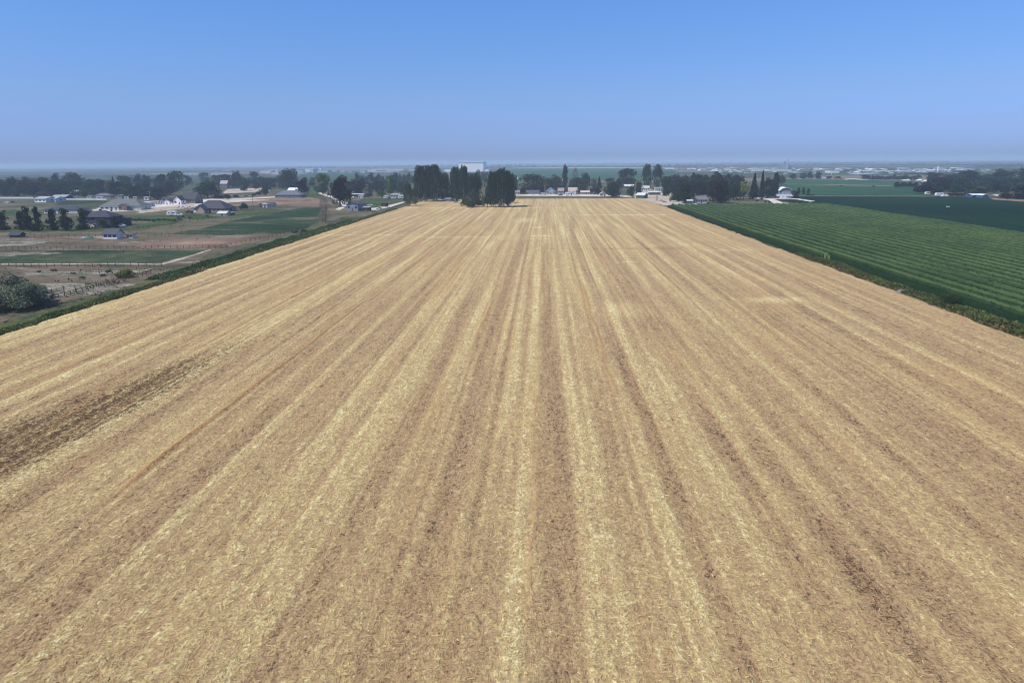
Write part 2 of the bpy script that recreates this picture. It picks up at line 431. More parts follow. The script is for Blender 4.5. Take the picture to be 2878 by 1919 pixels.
blob(2440, 1590, 4, 9, -.6, S); blob(2150, 1300, 3, 10, -.3, S); blob(1980, 1200, 2.5, 12, -.3, S)
# dark brown streak on the left
def streak(ax, ay, bx_, by_, hw0, hw1, amp):
    a_, b_ = lx(ax, ay), lx(bx_, by_); t = np.clip((Y - a_.y) / (b_.y - a_.y), 0, 1); xc = a_.x + (b_.x - a_.x) * t; hw = hw0 + (hw1 - hw0) * t
    return amp * np.exp(-(np.abs(X - xc + .8 * vnoise(Y, 72, 4.0)) / hw) ** 2.6) * np.clip((b_.y - Y) / (.5 * (b_.y - a_.y)), 0, 1) ** .6 * (.8 + .3 * vnoise(X * 2 + 50, 71, 1.1))
D += streak(-300, 1400, 760, 930, 9.0, 3.0, 1.2)
D += streak(60, 1310, 640, 1010, 1.2, .8, .35) + streak(300, 1240, 700, 1010, 1.0, .6, .2)
# plain reddish headland along the right edge
edge = np.clip((X - (XR - 12)) / 5, 0, 1); S = S * (1 - edge * .75) - edge * .12
Z = .03 + .09 * np.clip(S, -1, 1) + .2 * O + .05 * vnoise(X * 3.1 + Y, 9, 5.0)
Xe = X + np.clip(1 - (XR - X) / 4, 0, 1) * (.7 * vnoise(Y, 401, 6.0) + .45 * vnoise(Y, 402, 1.6)) + np.clip(1 - (X - XL) / 4, 0, 1) * (.7 * vnoise(Y, 403, 6.0) + .45 * vnoise(Y, 404, 1.6))
V = np.stack([Xe, Y, Z + .12], -1).reshape(-1, 3)
idx = np.arange(nx * ny).reshape(ny, nx)
F = np.stack([idx[:-1, :-1], idx[:-1, 1:], idx[1:, 1:], idx[1:, :-1]], -1).reshape(-1, 4)
me = mesh_np('stubble_field', V, F, M['stubble'], {'straw': ('POINT', S * .66), 'orange': ('POINT', np.clip(O, 0, 1)), 'dark': ('POINT', np.clip(D, 0, 1.2))}, True)
stub = link('stubble_field', me); tag(stub, 'harvested stubble field with long pale and brown straw bands', None, None, 'structure')


# loose straw lying on the near stubble: small flakes that throw real shadows
def flakes(n, y0, y1, size, lift, seed):
    r = np.random.default_rng(seed)
    y = y0 + (y1 - y0) * (1 - np.sqrt(1 - r.uniform(0, 1, n)))
    half = y * .86 + 6
    x = -.05 * y + r.uniform(-1, 1, n) * half
    ix = np.clip(((x - XL) / (XR - XL) * (nx - 1)).astype(int), 0, nx - 1); iy = np.clip(np.searchsorted(ys, y), 0, ny - 1)
    keep = (x > XL + 1) & (x < XR - .5) & (O[iy, ix] < .25); x = x[keep]; y = y[keep]; n = len(x)
    iy = np.clip(np.searchsorted(ys, y), 0, ny - 1); ix = np.clip(((x - XL) / (XR - XL) * (nx - 1)).astype(int), 0, nx - 1)
    z = Z[iy, ix] + .12 + .01 + r.uniform(0, .03, n)
    ang = r.uniform(0, math.pi, n); ln = size * r.uniform(.5, 1.4, n); wd = ln * r.uniform(.10, .20, n)
    dz = r.uniform(-.22, .22, n) * ln * lift
    dx, dy = np.cos(ang) * ln / 2, np.sin(ang) * ln / 2; px_, py_ = -np.sin(ang) * wd / 2, np.cos(ang) * wd / 2
    tz = r.uniform(-.6, .6, n) * wd
    c = np.stack([x, y, z + np.abs(dz) / 2 + .01], -1)
    d = np.stack([dx, dy, dz], -1); p = np.stack([px_, py_, tz], -1)
    V = np.stack([c - d - p, c + d - p, c + d + p, c - d + p], 1).reshape(-1, 3)
    t = np.clip(r.normal(.5, .17, n) + S[iy, ix] * .25 - .45 * D[iy, ix], 0, 1)
    return V, np.arange(n * 4).reshape(-1, 4), t
v1, f1, t1 = flakes(330000, 30, 190, .17, 1.0, 1)
v2, f2, t2 = flakes(50000, 30, 300, .27, .8, 2)
me = mesh_np('loose_straw', np.vstack([v1, v2]), np.vstack([f1, f2 + len(v1)]), L['straw'], {'tint': ('FACE', np.concatenate([t1, t2]))})
tag(link('loose_straw', me), 'chopped straw scattered over the stubble', None, None, 'stuff')

# ---- patches of ground left of the field -------------------------------
sheet('paddock_dirt', [(-700, 756), (560, 742), (600, 700), (860, 640), (960, 585), (880, 600), (520, 655), (-600, 668), (-900, 660), (-1500, 900), (-1500, 1400), (-250, 1250), (0, 905), (130, 860), (420, 790), (560, 745)][::1], M['paddock'], .03, 1.0)
sheet('pasture', [(-500, 744), (440, 741), (588, 703), (-400, 706)], M['pasture'], .055, .6)
sheet('bare_patch', [(-200, 722), (60, 719), (180, 712), (120, 708), (-200, 710)], M['flats'], .07, 1.0)
sheet('path', [(-200, 745), (20, 741), (300, 740), (455, 741), (520, 723), (590, 702), (593, 703), (526, 725), (458, 745), (300, 743), (20, 745), (-200, 748)], M['yard'], .075, .4)
sheet('bare_patch', [(95, 800), (180, 792), (300, 796), (340, 812), (250, 826), (140, 834), (100, 822)], M['flats'], .06, 1.2)
sheet('bare_patch', [(60, 768), (200, 764), (330, 760), (430, 757), (400, 766), (240, 772), (80, 776)], M['flats'], .064, 1.0)
sheet('red_paddock', [(400, 700), (620, 697), (760, 672), (820, 660), (620, 668), (360, 684)], M['red_dirt'], .06, .8)
sheet('white_flats', [(-300, 697), (60, 692), (150, 678), (60, 672), (-300, 672)], M['flats'], .062, 1.2)
sheet('dry_pasture', [(330, 668), (430, 640), (560, 618), (700, 603), (860, 585), (1010, 585), (900, 640), (820, 657), (560, 662)], M['dry_grass'], .05, 1.2)
sheet('green_hayfield', [(470, 658), (560, 645), (640, 624), (745, 602), (850, 585), (905, 584), (895, 606), (890, 628), (850, 646), (790, 656), (600, 662)], M['field_green'], .08, 1.5)
sheet('lawn', [(335, 612), (480, 604), (560, 604), (650, 612), (560, 617), (460, 618), (330, 618)], M['lawn'], .085, .8)
sheet('lawn', [(640, 606), (690, 598), (760, 587), (800, 590), (740, 603), (650, 615)], M['lawn'], .09, 1)
sheet('lawn', [(380, 641), (470, 632), (520, 620), (480, 617), (390, 630)], M['lawn'], .095, 1)
sheet('lawn', [(-200, 655), (120, 652), (360, 646), (350, 640), (100, 643), (-200, 645)], M['lawn'], .1, 1.2)
sheet('lawn', [(-100, 612), (60, 606), (120, 592), (40, 590), (-100, 596)], M['lawn'], .105, 1.2)
sheet('pasture', [(150, 578), (290, 576), (300, 565), (190, 563)], M['pasture'], .09, 1.5)
sheet('building_lot', [(255, 592), (310, 596), (420, 590), (570, 578), (640, 570), (760, 562), (620, 562), (540, 560), (420, 566), (290, 582)], M['gravel'], .08, 1.5)
sheet('building_lot', [(390, 600), (560, 583), (540, 575), (380, 588)], M['yard'], .1, 1.5)
sheet('bare_field', [(600, 580), (760, 578), (900, 582), (940, 568), (860, 553), (740, 548), (640, 562)], M['red_dirt'], .075, 1.5)
sheet('track', [(555, 561), (610, 559), (700, 557), (850, 549), (850, 551), (700, 560), (610, 562), (555, 564)], M['gravel'], .11, .5)
sheet('bare_field', [(620, 545), (760, 538), (740, 528), (640, 532)], M['yard'], .075, 2)
sheet('driveway', [(868, 540), (900, 547), (930, 556), (965, 578), (940, 590), (955, 592), (985, 574), (935, 552), (905, 543), (870, 538)], M['gravel'], .12, .4)
sheet('lawn', [(1020, 559), (1140, 556), (1135, 576), (1070, 588), (1040, 584), (1000, 570)], M['lawn'], .11, 1)
sheet('dry_pasture', [(1085, 566), (1140, 561), (1137, 573), (1095, 579)], M['dry_grass'], .13, 1)
sheet('driveway', [(1030, 592), (1060, 591), (1100, 582), (1140, 569), (1136, 567), (1095, 577), (1055, 585), (1030, 586)], M['gravel'], .15, .4)
sheet('lawn', [(860, 555), (900, 552), (890, 530), (855, 522)], M['lawn'], .14, 1.5)
# ---- behind and right of the field ----------------------------------
sheet('road', [(1440, 551), (1700, 552), (1775, 555), (1775, 550), (1700, 547), (1440, 546)], M['gravel'], .1, .8)
sheet('yard', [(1782, 556), (1780, 540), (1824, 534), (1890, 544), (1902, 566), (1960, 571), (1960, 576), (1868, 578), (1815, 566)], M['yard'], .13, 1.2)
sheet('dry_pasture', [(1960, 576), (2045, 571), (2150, 566), (2175, 574), (2050, 577)], M['dry_grass'], .14, 1)
sheet('farm_track', [(2110, 557), (2160, 563), (2175, 573), (2260, 585), (2400, 607), (2560, 631), (2878, 676), (3300, 740), (3300, 730), (2878, 668), (2560, 624), (2400, 600), (2290, 583), (2200, 570), (2180, 562), (2110, 554)], M['gravel'], .16, .5)
sheet('dark_crop_field', [(2185, 562), (2230, 551), (2878, 554), (4200, 600), (4200, 860), (3300, 729), (2878, 667), (2560, 623), (2400, 599), (2290, 582)], M['dark_crop'], .14, .6)
sheet('driveway', [(2110, 557), (2240, 558), (2290, 566), (2280, 568), (2235, 561), (2110, 560)], M['gravel'], .18, .8)
sheet('light_crop_field', [(2180, 548), (2195, 504), (2420, 506), (2530, 510), (2610, 530), (2640, 553), (2230, 550)], M['light_crop'], .12, 2)
sheet('field_margin', [(2240, 551), (2630, 552), (2630, 553.5), (2240, 552.5)], M['dry_grass'], .2, 1.0)
sheet('field_margin', [(2195, 518), (2310, 518.5), (2510, 523), (2510, 525), (2310, 520), (2195, 519.5)], M['red_dirt'], .22, 3)
sheet('far_green_field', [(1440, 505), (1440, 489), (1640, 489), (1640, 505)], M['light_crop'], .2, 3)
sheet('far_green_field', [(1410, 488), (1420, 474), (1880, 473), (1900, 480), (1880, 488)], M['light_crop'], .25, 5)
sheet('far_green_field', [(1640, 506), (1645, 487), (1800, 486), (1880, 488), (1920, 500), (1800, 510)], M['light_crop'], .3, 4)
sheet('far_green_field', [(840, 503), (850, 489), (1010, 487), (1030, 500)], M['light_crop'], .2, 4)
sheet('far_pale_field', [(1440, 472.5), (1620, 471.2), (1850, 471), (1850, 472.4), (1440, 474)], M['yard'], .5, 5)
sheet('red_dirt_bank', [(2780, 556), (2820, 558), (2878, 562), (3000, 570), (3000, 575), (2878, 568), (2790, 562)], M['red_dirt'], .22, 1)
sheet('red_dirt_bank', [(2770, 884), (2830, 905), (2878, 926), (2960, 960), (2960, 945), (2878, 908), (2830, 890), (2780, 874)], M['red_dirt'], .2, .3)


# ------------------------------------------------------------------ seed corn on the right
CX0, CX1 = 89.0, at(2878, 668)[0].x - 1.0


def corn():
    gx = np.arange(CX0, CX1, .38); gy = np.concatenate([np.arange(96, 260, .6), np.arange(260, 508, 1.3)])
    GX, GY = np.meshgrid(gx, gy)
    r = np.random.default_rng(3)
    ph = ((GX - CX0 - 1.2 + .04 * vnoise(GY, 77, 15.0)) / 4.6) % 1.0
    male = np.exp(-((ph - .5) / .13) ** 2)
    gap = np.exp(-((ph - .72) / .13) ** 2) + .45 * np.exp(-((ph - .22) / .07) ** 2)
    Zc = 1.35 + 1.3 * male - 1.15 * gap + r.uniform(-.14, .14, GX.shape) + .15 * vnoise(GX * 2.3 + GY * .7, 8, 19.0)
    Zc = np.where(gap > .75, .25, Zc)
    left = 93.5 - 4.5 * np.clip((GY - 222) / 22, 0, 1)
    Zc = np.where(GX < left, .05, Zc)
    idx = np.arange(GX.size).reshape(GX.shape)
    F = np.stack([idx[:-1, :-1], idx[:-1, 1:], idx[1:, 1:], idx[1:, :-1]], -1)
    m = (GX[:-1, :-1] >= left[:-1, :-1] - .4)
    F = F[m]
    tint = np.clip(.24 + .75 * male - .3 * gap + r.uniform(-.08, .08, GX.shape), 0, 1)  # gap term paints shade between the rows into the tint; male rows are paler
    me = mesh_np('corn_crop', np.stack([GX, GY, np.maximum(Zc, .05)], -1).reshape(-1, 3), F, L['corn'], {'tint': ('POINT', tint)})
    V0 = np.stack([GX, GY, np.maximum(Zc, .05)], -1).reshape(-1, 3)
    # leaves standing out of the canopy
    n = 150000
    y = 100 + (506 - 100) * r.uniform(0, 1, n) ** 1.5; x = r.uniform(CX0, CX1 - .3, n)
    ok = (x > 93.6 - 4.4 * np.clip((y - 222) / 22, 0, 1)); x = x[ok]; y = y[ok]; n = len(x)
    ph = ((x - CX0 - 1.2 + .04 * vnoise(y, 77, 15.0)) / 4.6) % 1.0
    male = np.exp(-((ph - .5) / .13) ** 2); gap = np.exp(-((ph - .72) / .13) ** 2) + .45 * np.exp(-((ph - .22) / .07) ** 2)
    ok = r.uniform(0, 1, n) > np.minimum(gap, 1) * .93; x, y, male = x[ok], y[ok], male[ok]; n = len(x)
    z = 1.35 + 1.25 * male - .3 * gap[ok] + r.uniform(-.25, .4, n)
    a = r.uniform(0, 6.283, n); ln = r.uniform(.25, .6, n); wd = r.uniform(.05, .10, n)
    el = r.uniform(-.4, 1.1, n)
    d = np.stack([np.cos(a) * np.cos(el) * ln, np.sin(a) * np.cos(el) * ln, np.sin(el) * ln], -1)
    p = np.stack([-np.sin(a) * wd, np.cos(a) * wd, r.uniform(-.3, .3, n) * wd], -1)
    c = np.stack([x, y, z], -1)
    V = np.stack([c - p, c + p, c + d + p * .3, c + d - p * .3], 1).reshape(-1, 3)
    t = np.clip(.26 + .72 * male + r.uniform(-.16, .16, n), 0, 1)
    Fl = np.arange(n * 4).reshape(-1, 4)
    nf = len(F)
    Vt = np.vstack([V0, V]); Ft = np.vstack([F, Fl + len(V0)])
    ft = tint.ravel()[F].mean(1)
    me = mesh_np('corn_crop', Vt, Ft, L['corn'], {'tint': ('FACE', np.concatenate([ft, t]))})
    tag(link('corn_crop', me), 'rows of green corn with taller rows between', None, None, 'stuff')
corn()


# ------------------------------------------------------------------ weeds along the field edges
def tuft_strip(name, x0, x1, y0, y1, n, h, mat, seed, label, side=None):
    r = np.random.default_rng(seed)
    y = y0 + (y1 - y0) * r.uniform(0, 1, n) ** 1.25
    x = r.uniform(x0, x1, n) + .8 * vnoise(y, seed + 1, 9.0)
    hh = h * (.25 + .75 * np.clip(.6 + .8 * vnoise(y * 1.0 + x * 2, seed + 2, 5.0), 0, 1.4)) * r.uniform(.5, 1.1, n)
    ragged = vnoise(y, seed + 7, 3.5) * .8 + vnoise(y, seed + 8, 12.0) * .8
    keep = np.abs((x - (x0 + x1) / 2) / ((x1 - x0) / 2)) < 1.0 + .3 * ragged
    y, x, hh, n = y[keep], x[keep], hh[keep], int(keep.sum())
    mid = 1 - np.abs((x - (x0 + x1) / 2) / ((x1 - x0) / 2)) ** 3 * .5
    hh = hh * np.clip(mid, .3, 1)
    a = r.uniform(0, 6.283, n); w = r.uniform(.10, .26, n) * (1 + y / 260)
    lean = r.normal(0, .45, (n, 2)) * hh[:, None]
    b = np.stack([x, y, np.full(n, .02)], -1)
    s = np.stack([np.cos(a) * w, np.sin(a) * w, np.zeros(n)], -1)
    top = b + np.stack([lean[:, 0], lean[:, 1], hh], -1)
    V = np.stack([b - s, b + s, top + s * .35, top - s * .35], 1).reshape(-1, 3)
    t = np.clip(r.normal(.45, .2, n) + .2 * vnoise(y, seed + 3, 11.0), 0, 1)
    me = mesh_np(name, V, np.arange(n * 4).reshape(-1, 4), mat, {'tint': ('FACE', t)})
    tag(link(name, me), label, None, None, 'stuff')
sheet('ditch_grass', [(XL - 7, 100), (XL - .3, 100), (XL - .3, 505), (XL - 5, 505)], M['ditch'], .115, .9, is_src=False)
sheet('ditch_grass', [(XR + .2, 100), (93.6, 100), (93.6, 246), (89, 248), (89, 506), (XR + .2, 506)], M['ditch'], .12, .3, is_src=False)
tuft_strip('weeds', XL - 4.4, XL - .3, 108, 500, 24000, .85, L['weed'], 21, 'tall green weeds in the ditch left of the stubble')
tuft_strip('weeds', XL - 10.5, XL - 3, 190, 400, 12000, .9, L['green'], 25, 'low green weeds beside the ditch')
tuft_strip('weeds', XR + .3, 93.3, 118, 245, 19000, 1.0, L['weed'], 22, 'green weeds and grass between the stubble and the corn')
tuft_strip('dry_weeds', XL - 4.0, XL + .3, 108, 480, 4500, .6, L['dry'], 27, 'dry yellow grass along the left field edge')
tuft_strip('dry_weeds', XR - .3, 91.0, 118, 245, 3500, .6, L['dry'], 28, 'dry brown grass along the right field edge')
tuft_strip('weeds', XR + .5, 89.0, 245, 505, 6000, .5, L['olive'], 23, 'short weeds at the foot of the corn')


def scrub(name, x0, x1, y0, y1, n, mat, seed, label):
    r = np.random.default_rng(seed)
    x = r.uniform(x0, x1, n); y = y0 + (y1 - y0) * r.uniform(0, 1, n) ** 1.4
    den = vnoise(x * .9 + y * .35, seed + 1, 9.0) + vnoise(y - x * .2, seed + 2, 5.0) + .6 * vnoise(x + y * 2.1, seed + 3, 2.0)
    ok = den > r.uniform(.1, 1.3, n); x, y = x[ok], y[ok]; n = len(x)
    C = np.stack([x, y, r.uniform(.05, .4, n)], -1)
    V, t = quads(C, np.array([[0, 0, 1.]]) + r.normal(0, .5, (n, 3)), r.uniform(.12, .42, n), r, np.clip(r.normal(.5, .22, n), 0, 1))
    tag(link(name, mesh_np(name, V, np.arange(len(V)).reshape(-1, 4), mat, {'tint': ('FACE', t)})), label, None, None, 'stuff')


# ------------------------------------------------------------------ trees
def quads(C, N, size, r, tint):
    """leaf-clump faces centred at C facing roughly N"""
    n = len(C)
    N = N + r.normal(0, .75, (n, 3)); N /= np.linalg.norm(N, axis=1)[:, None] + 1e-6
    ref = np.where(np.abs(N[:, 2:3]) > .9, np.array([[1., 0, 0]]), np.array([[0, 0, 1.]]))
    U = np.cross(N, ref); U /= np.linalg.norm(U, axis=1)[:, None] + 1e-6; W = np.cross(N, U)
    a = r.uniform(0, 6.283, n)[:, None]; U2 = U * np.cos(a) + W * np.sin(a); W2 = -U * np.sin(a) + W * np.cos(a)
    s = (size * r.uniform(.6, 1.4, n))[:, None]
    U2 = U2 * s; W2 = W2 * s * .62
    V = np.stack([C - U2, C - W2 * .9 + U2 * .1, C + U2, C + W2], 1).reshape(-1, 3)
    return V, tint


def lobes_for(kind, r):
    Lb = []                 # (x, y, z, rx, rz)
    if kind == 'broad':
        for i in range(24):
            a = r.uniform(0, 6.283); q = r.uniform(0, .37); z = r.uniform(.16, .86)
            q *= math.sqrt(max(.1, 1 - ((z - .5) / .42) ** 2)) * 1.15
            Lb.append((math.cos(a) * q, math.sin(a) * q, z, r.uniform(.13, .21), r.uniform(.10, .16)))
        Lb.append((0, 0, .55, .26, .28))
    elif kind == 'wide':
        for i in range(26):
            a = r.uniform(0, 6.283); q = r.uniform(0, .38); z = r.uniform(.14, .82)
            q *= math.sqrt(max(.1, 1 - ((z - .4) / .55) ** 2)) * 1.1
            Lb.append((math.cos(a) * q, math.sin(a) * q, z, r.uniform(.12, .2), r.uniform(.12, .2)))
        Lb.append((0, 0, .45, .3, .35))
    elif kind == 'poplar':
        for i in range(22):
            a = r.uniform(0, 6.283); q = .33 * math.sqrt(r.uniform(0, 1)); t = 1 - .16 * (q / .33) ** 2 * r.uniform(.3, 1.3) - r.uniform(0, .04)
            rz_ = r.uniform(.16, .24); Lb.append((math.cos(a) * q, math.sin(a) * q, t - rz_, r.uniform(.10, .15), rz_))
        for i in range(26):
            a = r.uniform(0, 6.283); z = r.uniform(.14, .72); q = r.uniform(.12, .38) * (1 if z > .25 else .85)
            Lb.append((math.cos(a) * q, math.sin(a) * q, z, r.uniform(.12, .18), r.uniform(.10, .16)))
        Lb.append((0, 0, .45, .36, .38))
    elif kind == 'mound':
        for i in range(46):
            a = r.uniform(0, 6.283); q = .4 * math.sqrt(r.uniform(0, 1)); z = .10 + .76 * r.uniform(0, 1) * (1 - (q / .46) ** 2)
            Lb.append((math.cos(a) * q, math.sin(a) * q, z, r.uniform(.07, .13), r.uniform(.07, .14)))
        Lb.append((0, 0, .3, .4, .3))
    elif kind == 'column':
        for i in range(8):
            a = r.uniform(0, 6.283); q = r.uniform(0, .22); z = .18 + i * .095
            Lb.append((math.cos(a) * q, math.sin(a) * q, z, r.uniform(.2, .3) * (1.15 - z * .6), r.uniform(.10, .17)))
        Lb.append((0, 0, .5, .22, .48))
    elif kind == 'loose':
        for i in range(20):
            z = r.uniform(.06, .92); a = r.uniform(0, 6.283); q = r.uniform(.05, .42) * (1 - z * .75)
            Lb.append((math.cos(a) * q, math.sin(a) * q, z, .2 * (1.15 - z * .7), r.uniform(.07, .12)))
        Lb.append((0, 0, .5, .12, .48))
    elif kind == 'dome':
        for i in range(16):
            a = r.uniform(0, 6.283); q = .34 * math.sqrt(r.uniform(0, 1)); z = .22 + .5 * (1 - (q / .36) ** 2) * r.uniform(.5, 1.1)
            Lb.append((math.cos(a) * q, math.sin(a) * q, z, r.uniform(.13, .19), r.uniform(.17, .27)))
    return Lb


def crown_np(kind, seed, n, size):
    r = np.random.default_rng(seed)
    if kind == 'conifer':
        z = .06 + .93 * r.uniform(0, 1, n) ** 1.25; rad = .48 * (1 - z) ** .85 * (.75 + .25 * np.sin(z * 70)) * r.uniform(.55, 1.05, n) + .012
        a = r.uniform(0, 6.283, n); C = np.stack([np.cos(a) * rad, np.sin(a) * rad, z], -1)
        N = np.stack([np.cos(a), np.sin(a), np.full(n, .6)], -1); t = np.clip(r.normal(.45, .2, n), 0, 1)
        V, t = quads(C, N, np.full(n, size), r, t); return V, t
    if kind in ('willow',):
        Lb = lobes_for('dome', r)
    elif kind == 'bare':
        m = n; z = r.uniform(.25, 1, m); a = r.uniform(0, 6.283, m); q = .45 * np.sqrt(r.uniform(0, 1, m)) * np.sin(np.clip(z, .1, .98) * 3.0) ** .6
        C = np.stack([np.cos(a) * q, np.sin(a) * q, z], -1); d = C - np.array([0, 0, .1]); d /= np.linalg.norm(d, axis=1)[:, None]
        d += r.normal(0, .25, d.shape)
        p = np.cross(d, np.array([0, 0, 1.])) * .0035; d = d * .05
        V = np.stack([C - d - p, C - d + p, C + d + p * .4, C + d - p * .4], 1).reshape(-1, 3); return V, np.clip(r.normal(.5, .2, m), 0, 1)
    else: Lb = lobes_for(kind, r)
    Lb = np.array(Lb); k = len(Lb)
    wgt = Lb[:, 3] ** 2 * 0 + Lb[:, 3] * Lb[:, 4]; wgt /= wgt.sum()
    li = r.choice(k, n, p=wgt); d = r.normal(0, 1, (n, 3)); d /= np.linalg.norm(d, axis=1)[:, None]
    rad = r.uniform(.72, 1.06, n)[:, None] ** .8
    C = Lb[li, :3] + d * rad * np.stack([Lb[li, 3], Lb[li, 3], Lb[li, 4]], -1)
    if kind == 'willow': C[:, 2] -= np.clip(np.hypot(C[:, 0], C[:, 1]) - .2, 0, 1) * .5
    ltint = r.uniform(.2, .75, k)
    t = np.clip(ltint[li] + r.normal(0, .14, n), 0, 1)
    C[:, 2] = np.clip(C[:, 2], .03, 1.0)
    if kind in ('poplar',): d = d * np.array([1, 1, .4]) + np.array([0, 0, .2])
    V, t = quads(C, d, np.full(n, size), r, t)
    return V, t


def trunk_mb(kind, seed):
    r = random.Random(seed); b = MB()
    if kind == 'conifer': return b.tube((0, 0, -.01), (0, 0, .9), .02, .004)
    if kind == 'poplar':
        for i in range(6):
            a = i * 1.05; b.tube((math.cos(a) * .12, math.sin(a) * .12, -.01), (math.cos(a) * .26, math.sin(a) * .26, .75), .018, .005, 5)
        return b.tube((0, 0, -.01), (0, 0, .85), .024, .005)
    if kind == 'bare':
        for i in range(9):
            a = r.uniform(0, 6.28); l = r.uniform(.1, .3); m_ = (math.cos(a) * l * .4, math.sin(a) * l * .4, .35); e = (math.cos(a) * l, math.sin(a) * l, r.uniform(.7, .98))
            b.tube((0.02 * math.cos(a), .02 * math.sin(a), -.01), m_, .016, .011, 5).tube(m_, e, .011, .003, 5)
            for j in range(4):
                q = Vector(m_).lerp(Vector(e), r.uniform(.1, .8)); a2 = a + r.uniform(-1.3, 1.3); b.tube(q, q + Vector((math.cos(a2) * .15, math.sin(a2) * .15, r.uniform(.08, .22))), .005, .0015, 4)
        return b
    b.tube((0, 0, -.01), (0, 0, .34), .034, .024, 7)
    for i in range(7):
        a = i * .9 + r.uniform(-.2, .2); l = r.uniform(.14, .3); e = Vector((math.cos(a) * l, math.sin(a) * l, r.uniform(.45, .72)))
        b.tube((0, 0, .12 + .03 * i), e, .017, .006, 5)
    return b


_crowns, _trunks, _cnt = {}, {}, 0
TREES = []


def tree(name, kind, tone, base, w, h, label, group=None, cat='tree', n=1500, size=.038, seed=None, rz=None):
    """base: world point; w, h metres"""
    global _cnt
    _cnt += 1
    sd_ = (_cnt % 3) if seed is None else seed
    key = (kind, sd_, n, size)
    if key not in _crowns:
        V, t = crown_np(kind, sd_ + 10, n, size)
        _crowns[key] = mesh_np('crown', V, np.arange(len(V)).reshape(-1, 4), L['mid'], {'tint': ('FACE', t)})
        _trunks[key] = trunk_mb(kind, sd_ + 3).mesh('trunk', PALEBARK if kind in ('poplar', 'bare') else BARK)
    root = empty(name, (base.x, base.y, 0.0), random.uniform(0, 6.28) if rz is None else rz)
    tag(root, label, cat, group)
    c = link('crown', _crowns[key], root); c.scale = (w, w, h)
    c.material_slots[0].link = 'OBJECT'; c.material_slots[0].material = L[tone]
    tr = link('trunk', _trunks[key], root); tr.scale = (w if w < h else h, w if w < h else h, h)
    TREES.append(root)
    return root


def T(k, cx, by, ty, wpx, kind, tone, label, group=None, name='tree', cat='tree', n=1500, size=.038, seed=None):
    """tree measured in crop k of the photograph: centre x, base y, top y, width"""
    p, m_ = cat_(k, cx, by)
    w = wpx / 4.9 * m_ * (1.15 if kind == 'poplar' else 1.3 if kind == 'conifer' else 1.22 if kind in ('broad', 'wide') else 1.12); h = (by - ty) / 4.9 * m_ * 1.02
    return tree(name, kind, tone, p, w, h, label, group, cat, n, size, seed)


# --- crop 1: far left -------------------------------------------------
G = 'trees of the wooded belt at far left'
rw = random.Random(4)
for i, (cx, by, ty, w) in enumerate([(60, 600, 360, 170), (-40, 600, 330, 180), (180, 590, 340, 210), (320, 575, 350, 200), (455, 600, 415, 260), (420, 540, 340, 150), (700, 590, 380, 220), (620, 560, 330, 140),
                                     (850, 585, 390, 190), (950, 570, 350, 190), (1080, 560, 370, 200), (1200, 590, 390, 200), (1330, 560, 350, 180), (1400, 550, 360, 150), (1290, 600, 480, 130), (1160, 610, 500, 120),
                                     (1640, 590, 390, 190), (1760, 600, 400, 170), (1880, 630, 420, 230), (1990, 640, 470, 160), (2130, 640, 470, 190), (1730, 620, 480, 130), (90, 600, 470, 160), (250, 605, 460, 190), (790, 600, 470, 170), (1040, 600, 460, 170)]):
    T(1, cx, by, ty, w, rw.choice(['broad', 'wide', 'broad']), rw.choice(['dark', 'dark', 'mid', 'purple']), 'dark broad tree in the wooded belt beyond the barn at far left', G)
T(1, 790, 520, 283, 150, 'broad', 'dark', 'tall dark tree standing above the belt, twin humped top, left of the tallest one')
T(1, 1040, 520, 262, 300, 'broad', 'dark', 'tallest spreading tree above the wooded belt at far left')
T(1, 1720, 500, 310, 220, 'broad', 'dark', 'broad hazy tree above the belt left of the rust brown tree')
T(1, 1900, 490, 295, 150, 'broad', 'mid', 'hazy tree topping the belt beside the flat roofed far houses')
T(1, 2010, 490, 308, 120, 'column', 'dark', 'upright hazy tree at the right end of the far left belt')
T(1, 2250, 520, 285, 150, 'broad', 'dark', 'dark round tree left of the rust brown one')
T(1, 1510, 575, 385, 140, 'broad', 'green', 'light green tree in front of the dark belt by the white roof')
T(1, 600, 612, 508, 210, 'dome', 'olive', 'rounded olive green tree directly behind the white barn', cat='tree')
T(1, 1575, 520, 330, 75, 'conifer', 'conifer', 'small pointed conifer above the belt right of the light green tree')
T(2, 342, 500, 360, 95, 'column', 'rust', 'rust brown dying tree left of the big dark tree')
for (cx, by, ty, w, lb) in [(50, 1060, 820, 240, 'dark young tree at the left edge of the picture'), (300, 1065, 800, 190, 'second dark tree of the row before the houses'),
                            (400, 1072, 750, 190, 'tallest dark tree in the row left of the blue house'), (535, 1072, 745, 210, 'dark tree with full crown, fourth in the row by the blue house'),
                            (740, 1070, 765, 190, 'tree standing between the two hip roofed houses, gap either side'), (920, 1072, 775, 230, 'thin topped tree with sparse spire left of the blue house')]:
    T(1, cx, by, ty, w, 'loose', 'dark', lb, 'row of young trees before the houses at left', n=2600, size=.032)
T(1, 1150, 1050, 770, 220, 'loose', 'mid', 'tree touching the left wall of the dark blue house', 'row of young trees before the houses at left', n=2600, size=.034)
T(1, 1200, 990, 775, 150, 'broad', 'olive', 'yellowish green tree behind the left corner of the blue house')
T(1, 1425, 1035, 895, 150, 'broad', 'olive', 'small bushy tree in front of the dark blue house')
T(1, 1590, 1035, 870, 110, 'column', 'dark', 'narrow dark tree at the right corner of the blue house')
T(1, 1385, 800, 765, 40, 'dome', 'dark', 'small dark shrub left of the long grey roofed house', name='shrub', cat='shrub', n=400, size=.07)
T(1, 1535, 805, 770, 40, 'dome', 'dark', 'small dark shrub before the long grey roofed house', name='shrub', cat='shrub', n=400, size=.07)
